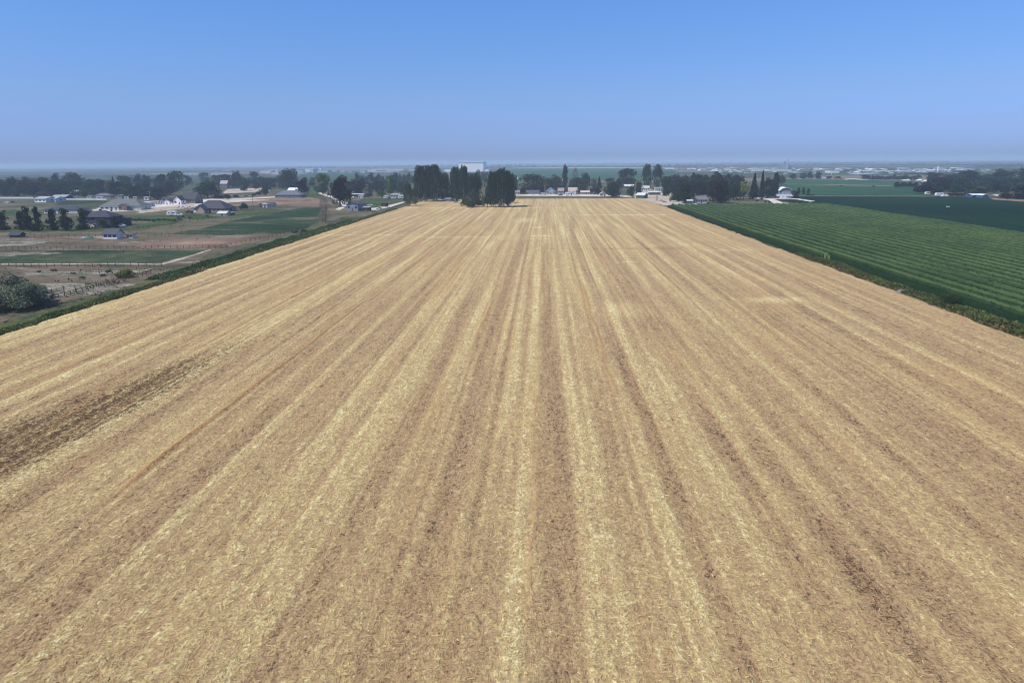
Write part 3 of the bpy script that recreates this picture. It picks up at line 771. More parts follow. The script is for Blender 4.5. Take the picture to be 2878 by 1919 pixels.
T(1, 60, 820, 775, 50, 'dome', 'dark', 'lone small bush on the green strip at far left', name='shrub', cat='shrub', n=400, size=.07)
# hedgerow of bushes right of the blue house
for i, cx in enumerate([1740, 1800, 1860, 1920, 1985, 2050, 2120, 2190, 2260, 2330, 2410, 2480]):
    T(1, cx, 945 - abs(i - 4) * 4 + rw.randint(-8, 8), 900 + rw.randint(-6, 8), 80, 'dome', 'mid', 'low green bush in the hedgerow right of the blue house', 'bushes of the hedgerow', name='bush', cat='bush', n=500, size=.07)
# --- crop 2 -------------------------------------------------
T(2, 485, 520, 240, 240, 'wide', 'dark', 'big dark tree above the house under construction')
T(2, 650, 450, 310, 100, 'broad', 'dark', 'hazy tree right beside the big dark tree')
T(2, 280, 480, 288, 140, 'broad', 'dark', 'dark tree behind the rust brown tree')
T(2, 220, 645, 460, 220, 'wide', 'dark', 'dark rounded tree left of the white gabled house')
T(2, 400, 560, 450, 160, 'wide', 'olive', 'olive green tree behind the white gabled house')
T(2, 90, 460, 310, 120, 'broad', 'mid', 'hazy tree far behind the long grey roofed house')
T(2, 860, 400, 265, 160, 'broad', 'mid', 'hazy pale tree in front of the far warehouses')
T(2, 900, 620, 370, 330, 'wide', 'mid', 'large rounded green tree beside the grey roofed new house', n=2200)
for i, (cx, w) in enumerate([(1040, 120), (1120, 130), (1190, 90)]):
    T(2, cx, 635, 560, w, 'dome', 'purple', 'dark clipped bush by the pale lane, in a low row', 'row of dark bushes by the lane', name='bush', cat='bush', n=600, size=.06)
T(2, 1290, 618, 568, 100, 'dome', 'purple', 'lone dark bush right of the bush row', name='bush', cat='bush', n=600, size=.06)
T(2, 1430, 602, 583, 42, 'dome', 'dark', 'smallest dark bush on the pale bare field', name='bush', cat='bush', n=400, size=.08)
T(2, 1540, 596, 557, 62, 'dome', 'dark', 'round dark bush on the pale bare field', name='bush', cat='bush', n=400, size=.08)
G2 = 'trees of the belt behind the pale field'
for (cx, by, ty, w) in [(1040, 460, 295, 120), (1150, 460, 288, 170), (1250, 480, 330, 140), (1450, 470, 330, 130), (1640, 480, 325, 180), (1730, 470, 340, 130), (1800, 480, 330, 150), (1560, 500, 380, 150), (1720, 520, 400, 150)]:
    T(2, cx, by, ty, w, 'broad', rw.choice(['dark', 'purple', 'dark']), 'dark tree in the belt behind the pale bare field', G2)
T(2, 1320, 480, 238, 200, 'wide', 'dark', 'tall dark tree behind the yellow green one')
T(2, 1550, 440, 250, 125, 'broad', 'dark', 'pointed dark tree in the belt left of the huge round tree')
T(2, 1340, 470, 400, 90, 'broad', 'yellow', 'small yellow green tree in front of the tall dark one')
T(2, 1410, 525, 370, 150, 'broad', 'mid', 'mid green tree at the edge of the pale field')
T(2, 1600, 585, 520, 90, 'dome', 'dark', 'dark shrub left of the grey roofed farmhouse', name='bush', cat='bush')
T(2, 1695, 590, 455, 160, 'broad', 'dark', 'dark tree at the left end of the grey roofed farmhouse')
T(2, 2040, 500, 205, 330, 'wide', 'dark', 'huge rounded dark tree behind the grey roofed farmhouse', n=3000, size=.032)
T(2, 1930, 490, 320, 170, 'wide', 'dark', 'lower dark tree left of the huge rounded tree')
T(2, 2210, 590, 350, 170, 'broad', 'purple', 'dark purple tree at the right end of the farmhouse')
T(2, 2255, 420, 330, 60, 'broad', 'mid', 'small hazy tree left of the pale green tree')
T(2, 1402, 785, 668, 118, 'dome', 'dark', 'egg shaped dark tree on the lawn right of the brick house')
T(2, 932, 840, 755, 40, 'column', 'dark', 'thin dark shrub before the brick gable', name='shrub', cat='shrub', n=500, size=.06)
T(2, 1205, 805, 745, 80, 'dome', 'purple', 'purple bush at the right end of the brick house', name='bush', cat='bush', n=500, size=.06)
T(2, 1632, 752, 690, 46, 'column', 'yellow', 'small yellow green shrub left of the white shed pair', name='shrub', cat='shrub', n=500, size=.06)
for (cx, by) in [(500, 900), (560, 890), (440, 940), (900, 880), (660, 905)]:
    T(2, cx, by, by - 32, 60, 'dome', 'olive', 'weedy bush along the pasture fence', 'weedy bushes along the pasture fence', name='bush', cat='bush', n=300, size=.09)
# --- crop 3 -------------------------------------------------
T(3, 530, 575, 278, 215, 'broad', 'green', 'rounded pale green tree left of the tall dark one with a bare trunk', n=2600, size=.034)
T(3, 768, 748, 325, 290, 'broad', 'purple', 'big dark tree with visible forked trunk left of the blue grey house', n=4200, size=.027)
T(3, 1000, 570, 350, 190, 'wide', 'purple', 'dark tree right behind the big forked tree')
T(3, 900, 560, 380, 150, 'wide', 'purple', 'lower dark tree behind the big forked tree')
T(3, 390, 430, 335, 80, 'broad', 'mid', 'hazy tree left of the pale green tree')
T(3, 1470, 575, 318, 190, 'column', 'green', 'green tree with bright top behind the parked trailers')
T(3, 1600, 560, 400, 160, 'broad', 'olive', 'yellow flecked tree behind the parked trailers')
T(3, 1690, 590, 380, 160, 'broad', 'mid', 'green tree left of the poplar block')
T(3, 1290, 545, 380, 190, 'wide', 'dark', 'dark tree above the drooping willow')
T(3, 1160, 615, 480, 135, 'broad', 'grey', 'grey green round tree left of the willow')
T(3, 1330, 608, 488, 150, 'willow', 'green', 'drooping willow behind the lawn', name='willow_tree')
T(3, 1700, 735, 430, 140, 'poplar', 'mid', 'young poplar at the top left corner of the stubble', name='poplar_tree')
T(3, 1790, 715, 470, 120, 'poplar', 'mid', 'second young poplar by the stubble corner, next to the poplar block', name='poplar_tree')
G3 = 'hazy trees in the belt below the far warehouses'
for i in range(15):
    cx = 1010 + i * 58
    T(3, cx, 430 + rw.randint(-20, 30), 275 + rw.randint(0, 60), 90 + rw.randint(0, 40), rw.choice(['broad', 'broad', 'conifer', 'column']), rw.choice(['mid', 'dark', 'mid']), 'hazy tree in the belt below the far warehouses', G3, n=900, size=.05)
for i in range(6):
    T(3, 1080 + i * 110, 520, 360 + rw.randint(0, 40), 130, 'wide', 'dark', 'dark tree in the near belt behind the lawn', 'trees of the near belt behind the lawn', n=900, size=.05)
T(3, 560, 955, 630, 190, 'bare', 'twig', 'leafless dead tree standing in the pasture by the ditch', name='dead_tree', n=1500)
T(3, 520, 960, 860, 190, 'bare', 'twig', 'dry twiggy thicket at the foot of the dead tree', name='bush', cat='bush', n=1400)
T(3, 140, 1105, 1040, 110, 'dome', 'grey', 'grey weedy bush near the ditch below the dead tree', name='bush', cat='bush', n=500, size=.06)
T(3, 270, 1100, 1035, 110, 'dome', 'grey', 'second grey bush nearer the ditch', name='bush', cat='bush', n=500, size=.06)
# --- crop 4: poplar block -------------------------------------------------
for (cx, by, ty, w, lb) in [(-95, 674, 180, 170, 'tall dark poplar at the left end of the poplar block'), (-10, 672, 166, 190, 'tall dark poplar, second from the left end of the block'), (60, 660, 172, 180, 'tall dark poplar set back in the middle of the left clump'),
                            (125, 672, 168, 190, 'tall dark poplar with broad top at the right of the left clump'), (235, 662, 258, 150, 'lower poplar in the gap before the second clump')]:
    T(4, cx, by, ty, w, 'poplar', 'dark', lb, name='poplar_tree', n=4200, size=.03)
for (cx, by, ty, w, lb) in [(400, 690, 190, 150, 'tall poplar with ragged tips before the big white building'), (515, 690, 182, 160, 'tall poplar before the right part of the big white building'),
                            (660, 700, 285, 190, 'shorter dark poplar between the two tall clumps'), (920, 750, 255, 210, 'dark poplar on the left half of the nearest clump'),
                            (1040, 752, 220, 230, 'nearest and broadest poplar of the block, reaching the stubble'), (1130, 740, 250, 180, 'poplar at the right edge of the nearest clump')]:
    T(4, cx, by, ty, w, 'poplar', 'dark', lb, name='poplar_tree', n=4600, size=.03)
for (cx, by, ty, w, lb) in [(560, 755, 610, 220, 'green bush at the left foot of the nearest poplars'), (690, 745, 600, 190, 'dark green bush between the poplar clumps'), (830, 750, 480, 170, 'leafy understory tree left of the nearest poplar'), (1170, 690, 480, 120, 'bushy tree at the right foot of the nearest poplar')]:
    T(4, cx, by, ty, w, 'dome', 'mid', lb, name='bush', cat='bush', n=2600, size=.035)
T(4, 640, 560, 420, 170, 'wide', 'dark', 'dark tree filling the gap behind the poplars')
T(4, 330, 640, 420, 150, 'wide', 'dark', 'dark undergrowth tree behind the small shed')
for (cx, by, ty, w) in [(700, 420, 240, 120), (800, 400, 250, 120), (1190, 500, 290, 110), (1210, 560, 350, 130), (620, 380, 270, 80)]:
    T(4, cx, by, ty, w, 'broad', 'mid', 'hazy tree behind the poplar block', 'hazy trees behind the poplar block', n=900, size=.05)
G4 = 'trees behind the row of houses at the field end'
for (cx, by, ty, w, kd, tn) in [(1450, 540, 280, 330, 'wide', 'dark'), (1370, 560, 430, 160, 'wide', 'mid'), (1560, 560, 330, 200, 'wide', 'dark'), (1690, 540, 340, 160, 'wide', 'mid'), (1790, 520, 310, 190, 'wide', 'dark'),
                                (2010, 500, 350, 190, 'wide', 'mid'), (2080, 500, 330, 150, 'broad', 'dark'), (2180, 520, 280, 190, 'broad', 'dark'), (1480, 530, 420, 200, 'wide', 'mid'), (1620, 560, 430, 130, 'wide', 'mid'), (1860, 540, 440, 130, 'wide', 'dark')]:
    T(4, cx, by, ty, w, kd, tn, 'dark green tree behind the row of houses at the field end', G4)
T(4, 1320, 572, 460, 100, 'dome', 'purple', 'round dark tree between the first two houses at the field end')
T(4, 1900, 500, 168, 110, 'column', 'dark', 'tall slim tree rising above the houses at the field end')
T(4, 2040, 470, 222, 110, 'bare', 'mid', 'sparse half dead tree beside the tall slim tree')
T(4, 1915, 580, 470, 80, 'column', 'dark', 'dark narrow tree beside the white trailer')
T(4, 2130, 560, 420, 130, 'wide', 'mid', 'green rounded tree before the beige roofed house')
T(4, 2310, 575, 450, 160, 'dome', 'purple', 'reddish dark round tree by the white gravel road')
T(4, 2010, 578, 535, 50, 'dome', 'dark', 'small bush against the white shed', name='bush', cat='bush', n=500, size=.07)
# --- crop 5 -------------------------------------------------
T(5, 330, 480, 350, 120, 'broad', 'green', 'brighter green tree behind the reddish round tree')
T(5, 410, 500, 335, 90, 'conifer', 'conifer', 'pointed conifer right of the brighter green tree')
T(5, 600, 602, 388, 230, 'wide', 'dark', 'large dark tree at the very edge of the stubble, mid way along the far end', n=2600)
T(5, 790, 460, 208, 250, 'wide', 'dark', 'large rounded tree with a pointed top above the houses', n=2600)
T(5, 850, 602, 450, 140, 'wide', 'dark', 'dark tree left of the green walled shed')
T(5, 950, 570, 370, 120, 'wide', 'dark', 'dark tree behind the green walled shed')
T(5, 560, 480, 340, 150, 'broad', 'dark', 'tree behind the large edge tree')
T(5, 680, 520, 350, 130, 'broad', 'dark', 'tree between the edge tree and the pointed one')
T(5, 1068, 490, 158, 140, 'poplar', 'dark', 'left one of the pair of tall slender trees', name='poplar_tree', n=2600, size=.03)
T(5, 1200, 490, 155, 145, 'poplar', 'dark', 'right one of the pair of tall slender trees', name='poplar_tree', n=2600, size=.03)
T(5, 1285, 480, 280, 90, 'bare', 'grey', 'bare pale tree right of the tall pair', name='dead_tree')
T(5, 1360, 570, 415, 150, 'broad', 'olive', 'olive tree right of the open sided barn')
T(5, 1430, 675, 550, 110, 'dome', 'mid', 'bushy tree at the right edge of the dirt yard')
T(5, 1590, 690, 392, 230, 'wide', 'dark', 'big dark tree beside the small green and white shed', n=2600)
T(5, 1500, 670, 470, 130, 'wide', 'dark', 'dark tree left of the big tree by the yard')
T(5, 1875, 530, 425, 90, 'column', 'yellow', 'yellow green pointed tree behind the grey roofed cottage')
T(5, 2050, 690, 375, 270, 'wide', 'purple', 'broad dark tree right of the grey roofed cottage', n=2600)
T(5, 1310, 600, 540, 60, 'dome', 'rust', 'small reddish bush beside the open sided barn', name='bush', cat='bush', n=500, size=.07)
G5 = 'trees of the big grove right of the yard'
for i in range(30):
    cx = 1330 + (i % 15) * 72 + rw.randint(-20, 20); row = i // 15
    T(5, cx, (520, 600)[row] + rw.randint(-15, 15), (285, 390)[row] + rw.randint(-25, 45), 150 + rw.randint(-20, 40), rw.choice(['broad', 'wide', 'broad']), rw.choice(['dark', 'mid', 'dark', 'purple']),
      'dark tree within the big grove right of the dirt yard', G5, n=1100, size=.045)
# --- crop 6 -------------------------------------------------
T(6, 150, 690, 430, 230, 'wide', 'dark', 'dark tree at the left front of the grove by the dry strip')
T(6, 440, 635, 402, 150, 'broad', 'yellow', 'tall yellow green tree in the grove')
T(6, 335, 600, 508, 90, 'dome', 'yellow', 'small bright yellow green tree left of the taller yellow green one')
T(6, 682, 628, 258, 90, 'conifer', 'conifer', 'tallest pointed conifer of the grove', name='conifer_tree')
T(6, 575, 600, 290, 120, 'conifer', 'conifer', 'broader conifer left of the tallest one', name='conifer_tree')
T(6, 870, 610, 275, 150, 'column', 'dark', 'dark tall tree left of the white gambrel barn')
T(6, 770, 625, 330, 180, 'wide', 'dark', 'dark tree between the conifer and the white barn')
T(6, 300, 650, 420, 180, 'wide', 'dark', 'dark tree behind the yellow green trees')
T(6, 570, 640, 430, 170, 'wide', 'dark', 'dark tree right of the yellow green trees')
T(6, 860, 600, 440, 130, 'broad', 'grey', 'greyish tree at the end of the grove by the barn')
T(6, 960, 440, 310, 130, 'broad', 'mid', 'hazy tree behind the end of the grove')
T(6, 1155, 632, 512, 95, 'broad', 'purple', 'dark round tree at the right end of the red barn')
T(6, 1100, 560, 510, 60, 'dome', 'dark', 'dark bush between the two barns', name='bush', cat='bush', n=600, size=.06)
for (cx, lb) in [(1190, 'small pointed tree nearest the barns in the row of three'), (1262, 'small pointed tree in the middle of the row of three'), (1328, 'small pointed tree at the far end of the row of three')]:
    T(6, cx, 572, 472 + (cx > 1300) * 18, 66, 'column', 'mid', lb, name='young_tree', n=900, size=.05)
for cx in (1320, 1350, 1378, 1405):
    T(6, cx, 588, 566, 26, 'dome', 'purple', 'tiny dark shrub on the pale drive beyond the barns', 'tiny shrubs on the drive', name='shrub', cat='shrub', n=250, size=.1)
for (cx, w, ty, lb) in [(1115, 115, 278, 'hazy round tree at the left edge of the far light green field'), (1255, 95, 272, 'hazy tree left of the far houses'), (1342, 90, 262, 'hazy tree right of the far houses, taller'), (1462, 100, 252, 'hazy dark egg shaped tree alone beyond the light green field'),
                        (1612, 90, 318, 'low hazy bushy tree beyond the light green field'), (1732, 95, 322, 'low hazy bush at the middle of the light green field edge')]:
    T(6, cx, 358, ty, w, 'wide', 'dark', lb, n=900, size=.05)
T(6, 1780, 462, 440, 45, 'dome', 'dark', 'small lone bush in the light green field', name='bush', cat='bush', n=300, size=.09)
T(6, 2230, 470, 448, 45, 'dome', 'dark', 'small lone bush farther right in the light green field', name='bush', cat='bush', n=300, size=.09)
for (cx, by) in [(630, 665), (740, 680), (690, 645), (800, 690), (1950 - 2000 + 0, 705)]:
    T(6, cx, by, by - 28, 46, 'dome', 'dark', 'small scrub bush by the farm track', 'scrub bushes by the farm track', name='bush', cat='bush', n=300, size=.09)
# --- crop 7: far right -------------------------------------------------
T(7, 975, 570, 402, 280, 'dome', 'purple', 'dark dome shaped tree standing alone at the edge of the dark field', n=2600, size=.034)
for (cx, w) in [(610, 110), (690, 130), (780, 130), (850, 90)]:
    T(7, cx, 478, 388, w, 'dome', 'dark', 'dark tree in the short row left of the dome tree', 'short row of trees left of the dome tree', n=900, size=.05)
T(7, 1145, 565, 460, 90, 'broad', 'dark', 'dark tree behind the white vehicles')
T(7, 885, 355, 292, 115, 'dome', 'mid', 'hazy rounded tree beyond the small white houses')
T(7, 1750, 575, 450, 300, 'wide', 'olive', 'broad olive tree behind the blue building')
T(7, 1450, 540, 440, 130, 'broad', 'purple', 'dark tree above the trimmed hedge')
T(7, 1560, 330 + 90, 230, 250, 'wide', 'dark', 'large hazy domed tree rising at the far right')
T(7, 2060, 430, 225, 280, 'wide', 'dark', 'second large hazy domed tree at the far right')
T(7, 2100, 635, 530, 190, 'dome', 'purple', 'dark bush right of the blue building')
T(7, 2300, 645, 440, 220, 'wide', 'purple', 'darkest tree at the right edge of the picture')
T(7, 2330, 470, 220, 180, 'wide', 'dark', 'tall dark tree cut by the right edge of the picture')
for i in range(6):
    T(7, 1310 + i * 55, 598, 545, 80, 'dome', 'purple', 'trimmed dark bush in the hedge left of the blue building', 'hedge of trimmed bushes', name='bush', cat='bush', n=500, size=.07)
G7 = 'trees of the woods at far right'
for i in range(46):
    cx = 1060 + (i % 12) * 118 + rw.randint(-30, 30); row = i // 12
    T(7, cx, (540, 480, 420, 380)[row] + rw.randint(-10, 10), (430, 360, 310, 270)[row] + rw.randint(-30, 30), 170 + rw.randint(-30, 50), rw.choice(['broad', 'wide', 'wide']), rw.choice(['dark', 'mid', 'dark', 'grey', 'purple']),
      'tree within the hazy woods at the far right', G7, n=1000, size=.048)
G8 = 'trees of the belt beyond the light green field'
for i in range(13):
    T(7, 150 + i * 58, 372, 300 + rw.randint(-15, 20), 70 + rw.randint(0, 35), 'broad', rw.choice(['dark', 'mid', 'olive']), 'hazy tree in the belt beyond the light green field', G8, n=700, size=.055)

scrub('scrub_weeds', -260, -106, 105, 215, 13000, L['weed'], 31, 'low weeds dotted over the near paddocks')
scrub('scrub_weeds', -420, -112, 200, 520, 18000, L['green'], 35, 'low weeds dotted over the farther pastures')
scrub('scrub_weeds', -240, -106, 105, 190, 9000, L['sage'], 39, 'grey green weeds on the paddock dirt')
GB = 'hazy trees far behind the wooded belt at left'
for i in range(26):
    T(1 + (i > 13), rw.uniform(-60, 2352), 455 + rw.randint(-30, 25), 358 + rw.randint(-40, 40), 140 + rw.randint(-30, 60), rw.choice(['broad', 'wide']), rw.choice(['mid', 'dark', 'purple']), 'hazy tree far behind the wooded belt at left', GB, n=900, size=.05)
for i in range(26):
    T(1, -40 + i * 95 + rw.randint(-20, 20), 560 + rw.randint(-25, 20) + (i > 16) * 20, 440 + rw.randint(-70, 45), 150 + rw.randint(-40, 40), 'wide', rw.choice(['dark', 'mid', 'purple']), 'dark broad tree in the wooded belt beyond the barn at far left', G, n=1100, size=.045)
# near shrubs
p, m_ = at(22, 866); tree('shrub_tree', 'mound', 'sage', p, 235 * m_, 118 * m_, 'large silver leaved shrub tree at the left edge beside the ditch', None, 'tree', 26000, .0135, 5)
p, m_ = at(355, 780); tree('bush', 'dome', 'weed', p, 56 * m_, 30 * m_, 'round green bush inside the near paddock fence', None, 'bush', 4000, .03, 6)
p, m_ = at(2672, 862); tree('bush', 'dome', 'mid', p, 66 * m_, 44 * m_, 'dark green bush in the weeds between stubble and corn', None, 'bush', 4000, .03, 6)
for (sx, sy, w) in [(150, 762, 22), (205, 770, 18), (230, 783, 22), (290, 776, 20), (305, 765, 22), (320, 795, 16), (248, 800, 18), (110, 765, 16)]:
    p, m_ = at(sx, sy); tree('sagebrush', 'dome', 'sage', p, w * m_, w * .4 * m_, 'low grey green sagebrush clump on the paddock dirt', 'sagebrush clumps in the paddock', 'bush', 700, .06, 7)


# ------------------------------------------------------------------ far tree belts, too dense to count
def belt(spec, seed, label):
    r = np.random.default_rng(seed); Vs, ts = [], []
    for (sx0, sy0, sx1, sy1, hpx, dens) in spec:
        a, ma = at(sx0, sy0); b, mb = at(sx1, sy1)
        n = int(abs(sx1 - sx0) * dens)
        u = r.uniform(0, 1, n); m_ = ma + (mb - ma) * u
        base = np.array(a)[None] * (1 - u[:, None]) + np.array(b)[None] * u[:, None]
        prof = np.clip(.55 + .55 * vnoise(u * abs(sx1 - sx0), seed + 1, 7.0) + .25 * vnoise(u * abs(sx1 - sx0), seed + 2, 2.2), .12, 1.2)
        z = r.uniform(0, 1, n) * prof * hpx * m_
        base[:, 2] = z + .3; base[:, 1] += r.normal(0, 1, n) * 6 * m_
        s = m_ * r.uniform(.45, .9, n)
        V, t = quads(base, r.normal(0, 1, (n, 3)), s * 1.0, r, np.clip(r.normal(.45, .2, n), 0, 1)); Vs.append(V); ts.append(t)
    V = np.vstack(Vs); o = link('far_woods', mesh_np('far_woods', V, np.arange(len(V)).reshape(-1, 4), L['mid'], {'tint': ('FACE', np.concatenate(ts))}))
    tag(o, label, None, None, 'stuff')
belt([(1360, 472, 1560, 471, 9, 26), (1560, 470.5, 1780, 470, 5, 22), (1780, 470, 1960, 470, 7, 24), (1900, 467, 2300, 466, 5, 20), (2300, 466, 2878, 465, 6, 20), (1240, 468, 1290, 468, 6, 20),
      (1700, 461.5, 2200, 461, 4, 14), (2200, 460, 2878, 459, 5, 14), (1050, 470, 1240, 469, 5, 18), (800, 473.5, 1060, 472, 5, 16), (520, 476, 820, 474, 4, 14), (2740, 470, 2878, 470, 10, 26),
      (-100, 480, 520, 477, 3, 12), (1380, 464, 1700, 463, 3, 12), (2400, 455, 2878, 455, 3, 10), (1850, 456, 2300, 455, 2.5, 8), (300, 497, 470, 497, 6, 14), (-100, 488, 560, 484, 3, 9), (0, 496, 420, 492, 4, 9), (480, 482, 900, 479, 3, 9), (-100, 475.5, 900, 470, 2, 8), (600, 497, 760, 494, 5, 10), (-100, 502, 240, 500, 5, 10)], 50, 'hazy blue woods and tree belts far out on the plain')
belt([(1860, 488, 2040, 488, 5, 10), (2040, 489, 2240, 490, 5, 12), (2240, 485, 2500, 486, 6, 12), (2500, 488, 2640, 492, 6, 14), (2600, 490, 2878, 480, 8, 16), (1870, 480, 2878, 477, 4, 8), (520, 490, 700, 490, 3, 8), (1000, 490, 1160, 489, 5, 12)], 60, 'hazy trees scattered through the far town')


# ------------------------------------------------------------------ buildings
def gable(b, L_, W_, h, rh, ov=.5, th=.22):
    """ridge along x"""
    y = W_ / 2 + ov; sl_ = rh / (W_ / 2); ze = h - ov * sl_
    prof = [(-y, ze), (0, h + rh), (y, ze), (y, ze + th), (0, h + rh + th), (-y, ze + th)]
    b.prism_x(prof, -L_ / 2 - ov, L_ / 2 + ov)


def hip(b, L_, W_, h, rh, ov=.5):
    x, y = L_ / 2 + ov, W_ / 2 + ov; rx = max(.1, x - y)
    b.add([(-x, -y, h), (x, -y, h), (x, y, h), (-x, y, h), (-x, -y, h + .18), (x, -y, h + .18), (x, y, h + .18), (-x, y, h + .18), (-rx, 0, h + rh), (rx, 0, h + rh)],
          [(3, 2, 1, 0), (0, 1, 5, 4), (1, 2, 6, 5), (2, 3, 7, 6), (3, 0, 4, 7), (4, 5, 9, 8), (5, 6, 9), (6, 7, 8, 9), (7, 4, 8)])


def house(k, cx, by, wpx, hpx, rpx, label, dep=8.0, rz=0.0, roof='gable', wall=WHITE, roofc=GREYROOF, nwin=3, name='house', cat='house', group=None, garage=0, door=True, chimney=False, storeys=1, trim=None, front_gable=False, is_src=False):
    """centre x and base y of the front, length, wall and roof heights, all in photo measure"""
    p, m_ = at(cx, by) if is_src else cat_(k, cx, by)
    q = m_ if is_src else m_ / 4.9
    Lx, h, rh = wpx * q, hpx * q, rpx * q
    if front_gable: pass
    p = p + Vector((0, dep / 2, 0))
    root = empty(name, (p.x, p.y, .05), rz); tag(root, label, cat, group)
    b = MB(); b.box(-Lx / 2, Lx / 2, -dep / 2, dep / 2, -.05, h)
    if roof == 'gable' and not front_gable:
        b.prism_x([(-dep / 2, h), (dep / 2, h), (0, h + rh - .05)][::-1], -Lx / 2 + .001, Lx / 2 - .001)
    if front_gable: b.prism([(-Lx / 2, h), (Lx / 2, h), (0, h + rh - .05)], -dep / 2 + .001, dep / 2 - .001)
    b.build('wall', paint(wall, .8), root)
    r_ = MB()
    if front_gable:
        x = Lx / 2 + .5; sl_ = rh / (Lx / 2); ze = h - .5 * sl_
        r_.prism([(-x, ze), (0, h + rh), (x, ze), (x, ze + .22), (0, h + rh + .22), (-x, ze + .22)], -dep / 2 - .5, dep / 2 + .5)
    elif roof == 'gable': gable(r_, Lx, dep, h, rh)
    elif roof == 'hip': hip(r_, Lx, dep, h, rh)
    elif roof == 'flat': r_.box(-Lx / 2 - .3, Lx / 2 + .3, -dep / 2 - .3, dep / 2 + .3, h, h + max(.3, rh))
    elif roof == 'shed': r_.prism_x([(-dep / 2 - .5, h + .02), (dep / 2 + .5, h + rh), (dep / 2 + .5, h + rh + .2), (-dep / 2 - .5, h + .22)], -Lx / 2 - .4, Lx / 2 + .4)
    ro = r_.build('roof', paint(roofc, .75), root)
    if chimney: MB().box(Lx * .2, Lx * .2 + .8, -.4, .4, h + rh * .4, h + rh + .9).build('chimney', paint((.28, .15, .11)), ro)
    ztop = h / storeys
    for s_ in range(storeys):
        zb = s_ * ztop
        slots = nwin + (1 if door and s_ == 0 else 0) + (garage if s_ == 0 else 0)
        for i in range(slots):
            xc = -Lx / 2 + Lx * (i + .5) / slots
            if s_ == 0 and i >= slots - garage:
                w_ = min(2.6, Lx / slots * .8); MB().box(xc - w_ / 2, xc + w_ / 2, -dep / 2 - .06, -dep / 2 - .01, 0, min(2.3, ztop * .82)).build('garage_door', paint((.5, .49, .47)), root)
            elif door and s_ == 0 and i == slots // 2 - (garage > 0):
                MB().box(xc - .5, xc + .5, -dep / 2 - .06, -dep / 2 - .01, 0, min(2.1, ztop * .8)).build('door', paint((.12, .08, .06)), root)
            else:
                w_ = min(1.7, Lx / slots * .55); wd_ = MB(); wd_.box(xc - w_ / 2 - .1, xc + w_ / 2 + .1, -dep / 2 - .05, -dep / 2 - .01, zb + ztop * .36, zb + ztop * .78)
                wo_ = wd_.build('window', paint(trim or (.6, .6, .58)), root)
                MB().box(xc - w_ / 2, xc + w_ / 2, -dep / 2 - .09, -dep / 2 - .055, zb + ztop * .40, zb + ztop * .74).build('pane', paint(GLASS, .15), wo_)
    for sx_ in (-1, 1):                 # a window on each end wall
        if nwin and dep > 5:
            b2 = MB(); x_ = sx_ * (Lx / 2 + .03); b2.box(min(x_, x_ - sx_ * .04), max(x_, x_ - sx_ * .04), -.8, .8, ztop * .4, ztop * .75); b2.build('window', paint(GLASS, .2), root)
    return root, Lx, h, rh, dep


# ---- crop 1
house(1, 570, 682, 180, 48, 26, 'long white barn with pale grey roof at far left', 14, math.radians(-8), roofc=(.34, .36, .38), name='barn', cat='barn', nwin=3, wall=(.78, .80, .80), door=False)
house(1, 720, 676, 140, 42, 24, 'gable end of the long white barn, a block with shade in its greyer wall', 12, math.radians(-8), roofc=(.34, .36, .38), name='barn', cat='barn', nwin=1, wall=(.7, .72, .74), door=False)  # gable end as its own block; its shade is put into the wall colour
house(1, 800, 648, 190, 40, 22, 'dark walled barn with light grey roof behind the white barn', 14, math.radians(6), wall=(.06, .04, .04), roofc=(.33, .35, .37), name='barn', cat='barn', nwin=0)
house(1, 1015, 592, 100, 40, 34, 'white two storey house among the dark trees at far left', 9, 0, 'gable', (.62, .66, .66), (.22, .24, .24), 2, storeys=2)
house(1, 960, 636, 100, 20, 8, 'low white trailer home right of the dark walled barn', 5, 0, 'flat', (.65, .72, .72), (.5, .55, .55), 3, name='mobile_home', cat='mobile home')
house(1, 1400, 620, 210, 28, 34, 'grey roofed house half hidden by trees at far left', 10, math.radians(5), 'hip', (.45, .42, .36), GREYROOF, 4)
house(1, 1440, 545, 90, 18, 28, 'tan roofed house in the trees left of the white roof', 9, 0, 'gable', TAN, (.30, .25, .2), 2)
house(1, 1635, 520, 110, 14, 24, 'bright white roofed barn in front of the dark belt', 14, 0, 'gable', (.6, .6, .6), (.75, .76, .76), 0, name='barn', cat='barn', door=False)
house(1, 1655, 640, 50, 50, 8, 'small cream tower shed behind the long grey roofed house', 4, 0, 'shed', (.45, .46, .38), GREYROOF, 0, name='shed', cat='shed')
house(1, 1655, 790, 560, 55, 92, 'long grey roofed ranch house with pale green walls and garage wing', 15, math.radians(4), 'hip', (.60, .68, .60), (.13, .135, .14), 5, garage=3, chimney=False)
house(1, 1690, 795, 110, 60, 30, 'brown brick porch wing at the middle of the grey roofed ranch house', 5, math.radians(4), 'gable', (.30, .19, .15), (.13, .135, .14), 1, name='porch', cat='porch', front_gable=True)
house(1, 850, 835, 500, 50, 45, 'low hip roofed house behind the row of young trees', 14, math.radians(-3), 'hip', (.6, .6, .6), DARKROOF, 5, garage=2)
house(1, 1360, 1030, 370, 140, 85, 'dark blue two storey house with hip roof', 11, math.radians(-2), 'hip', (.055, .055, .085), (.04, .04, .065), 3, storeys=2, trim=(.5, .5, .52))
house(1, 1625, 1010, 150, 95, 35, 'low dark wing on the right of the dark blue house', 8, math.radians(-2), 'hip', (.05, .045, .06), (.04, .04, .06), 1, name='porch', cat='porch')
house(1, 1525, 1185, 205, 70, 55, 'white shed with dark slate roof and dark stall openings', 4.6, math.radians(-6), 'gable', (.75, .75, .76), (.06, .06, .085), 3, name='shed', cat='shed', door=False, trim=(.05, .05, .06))
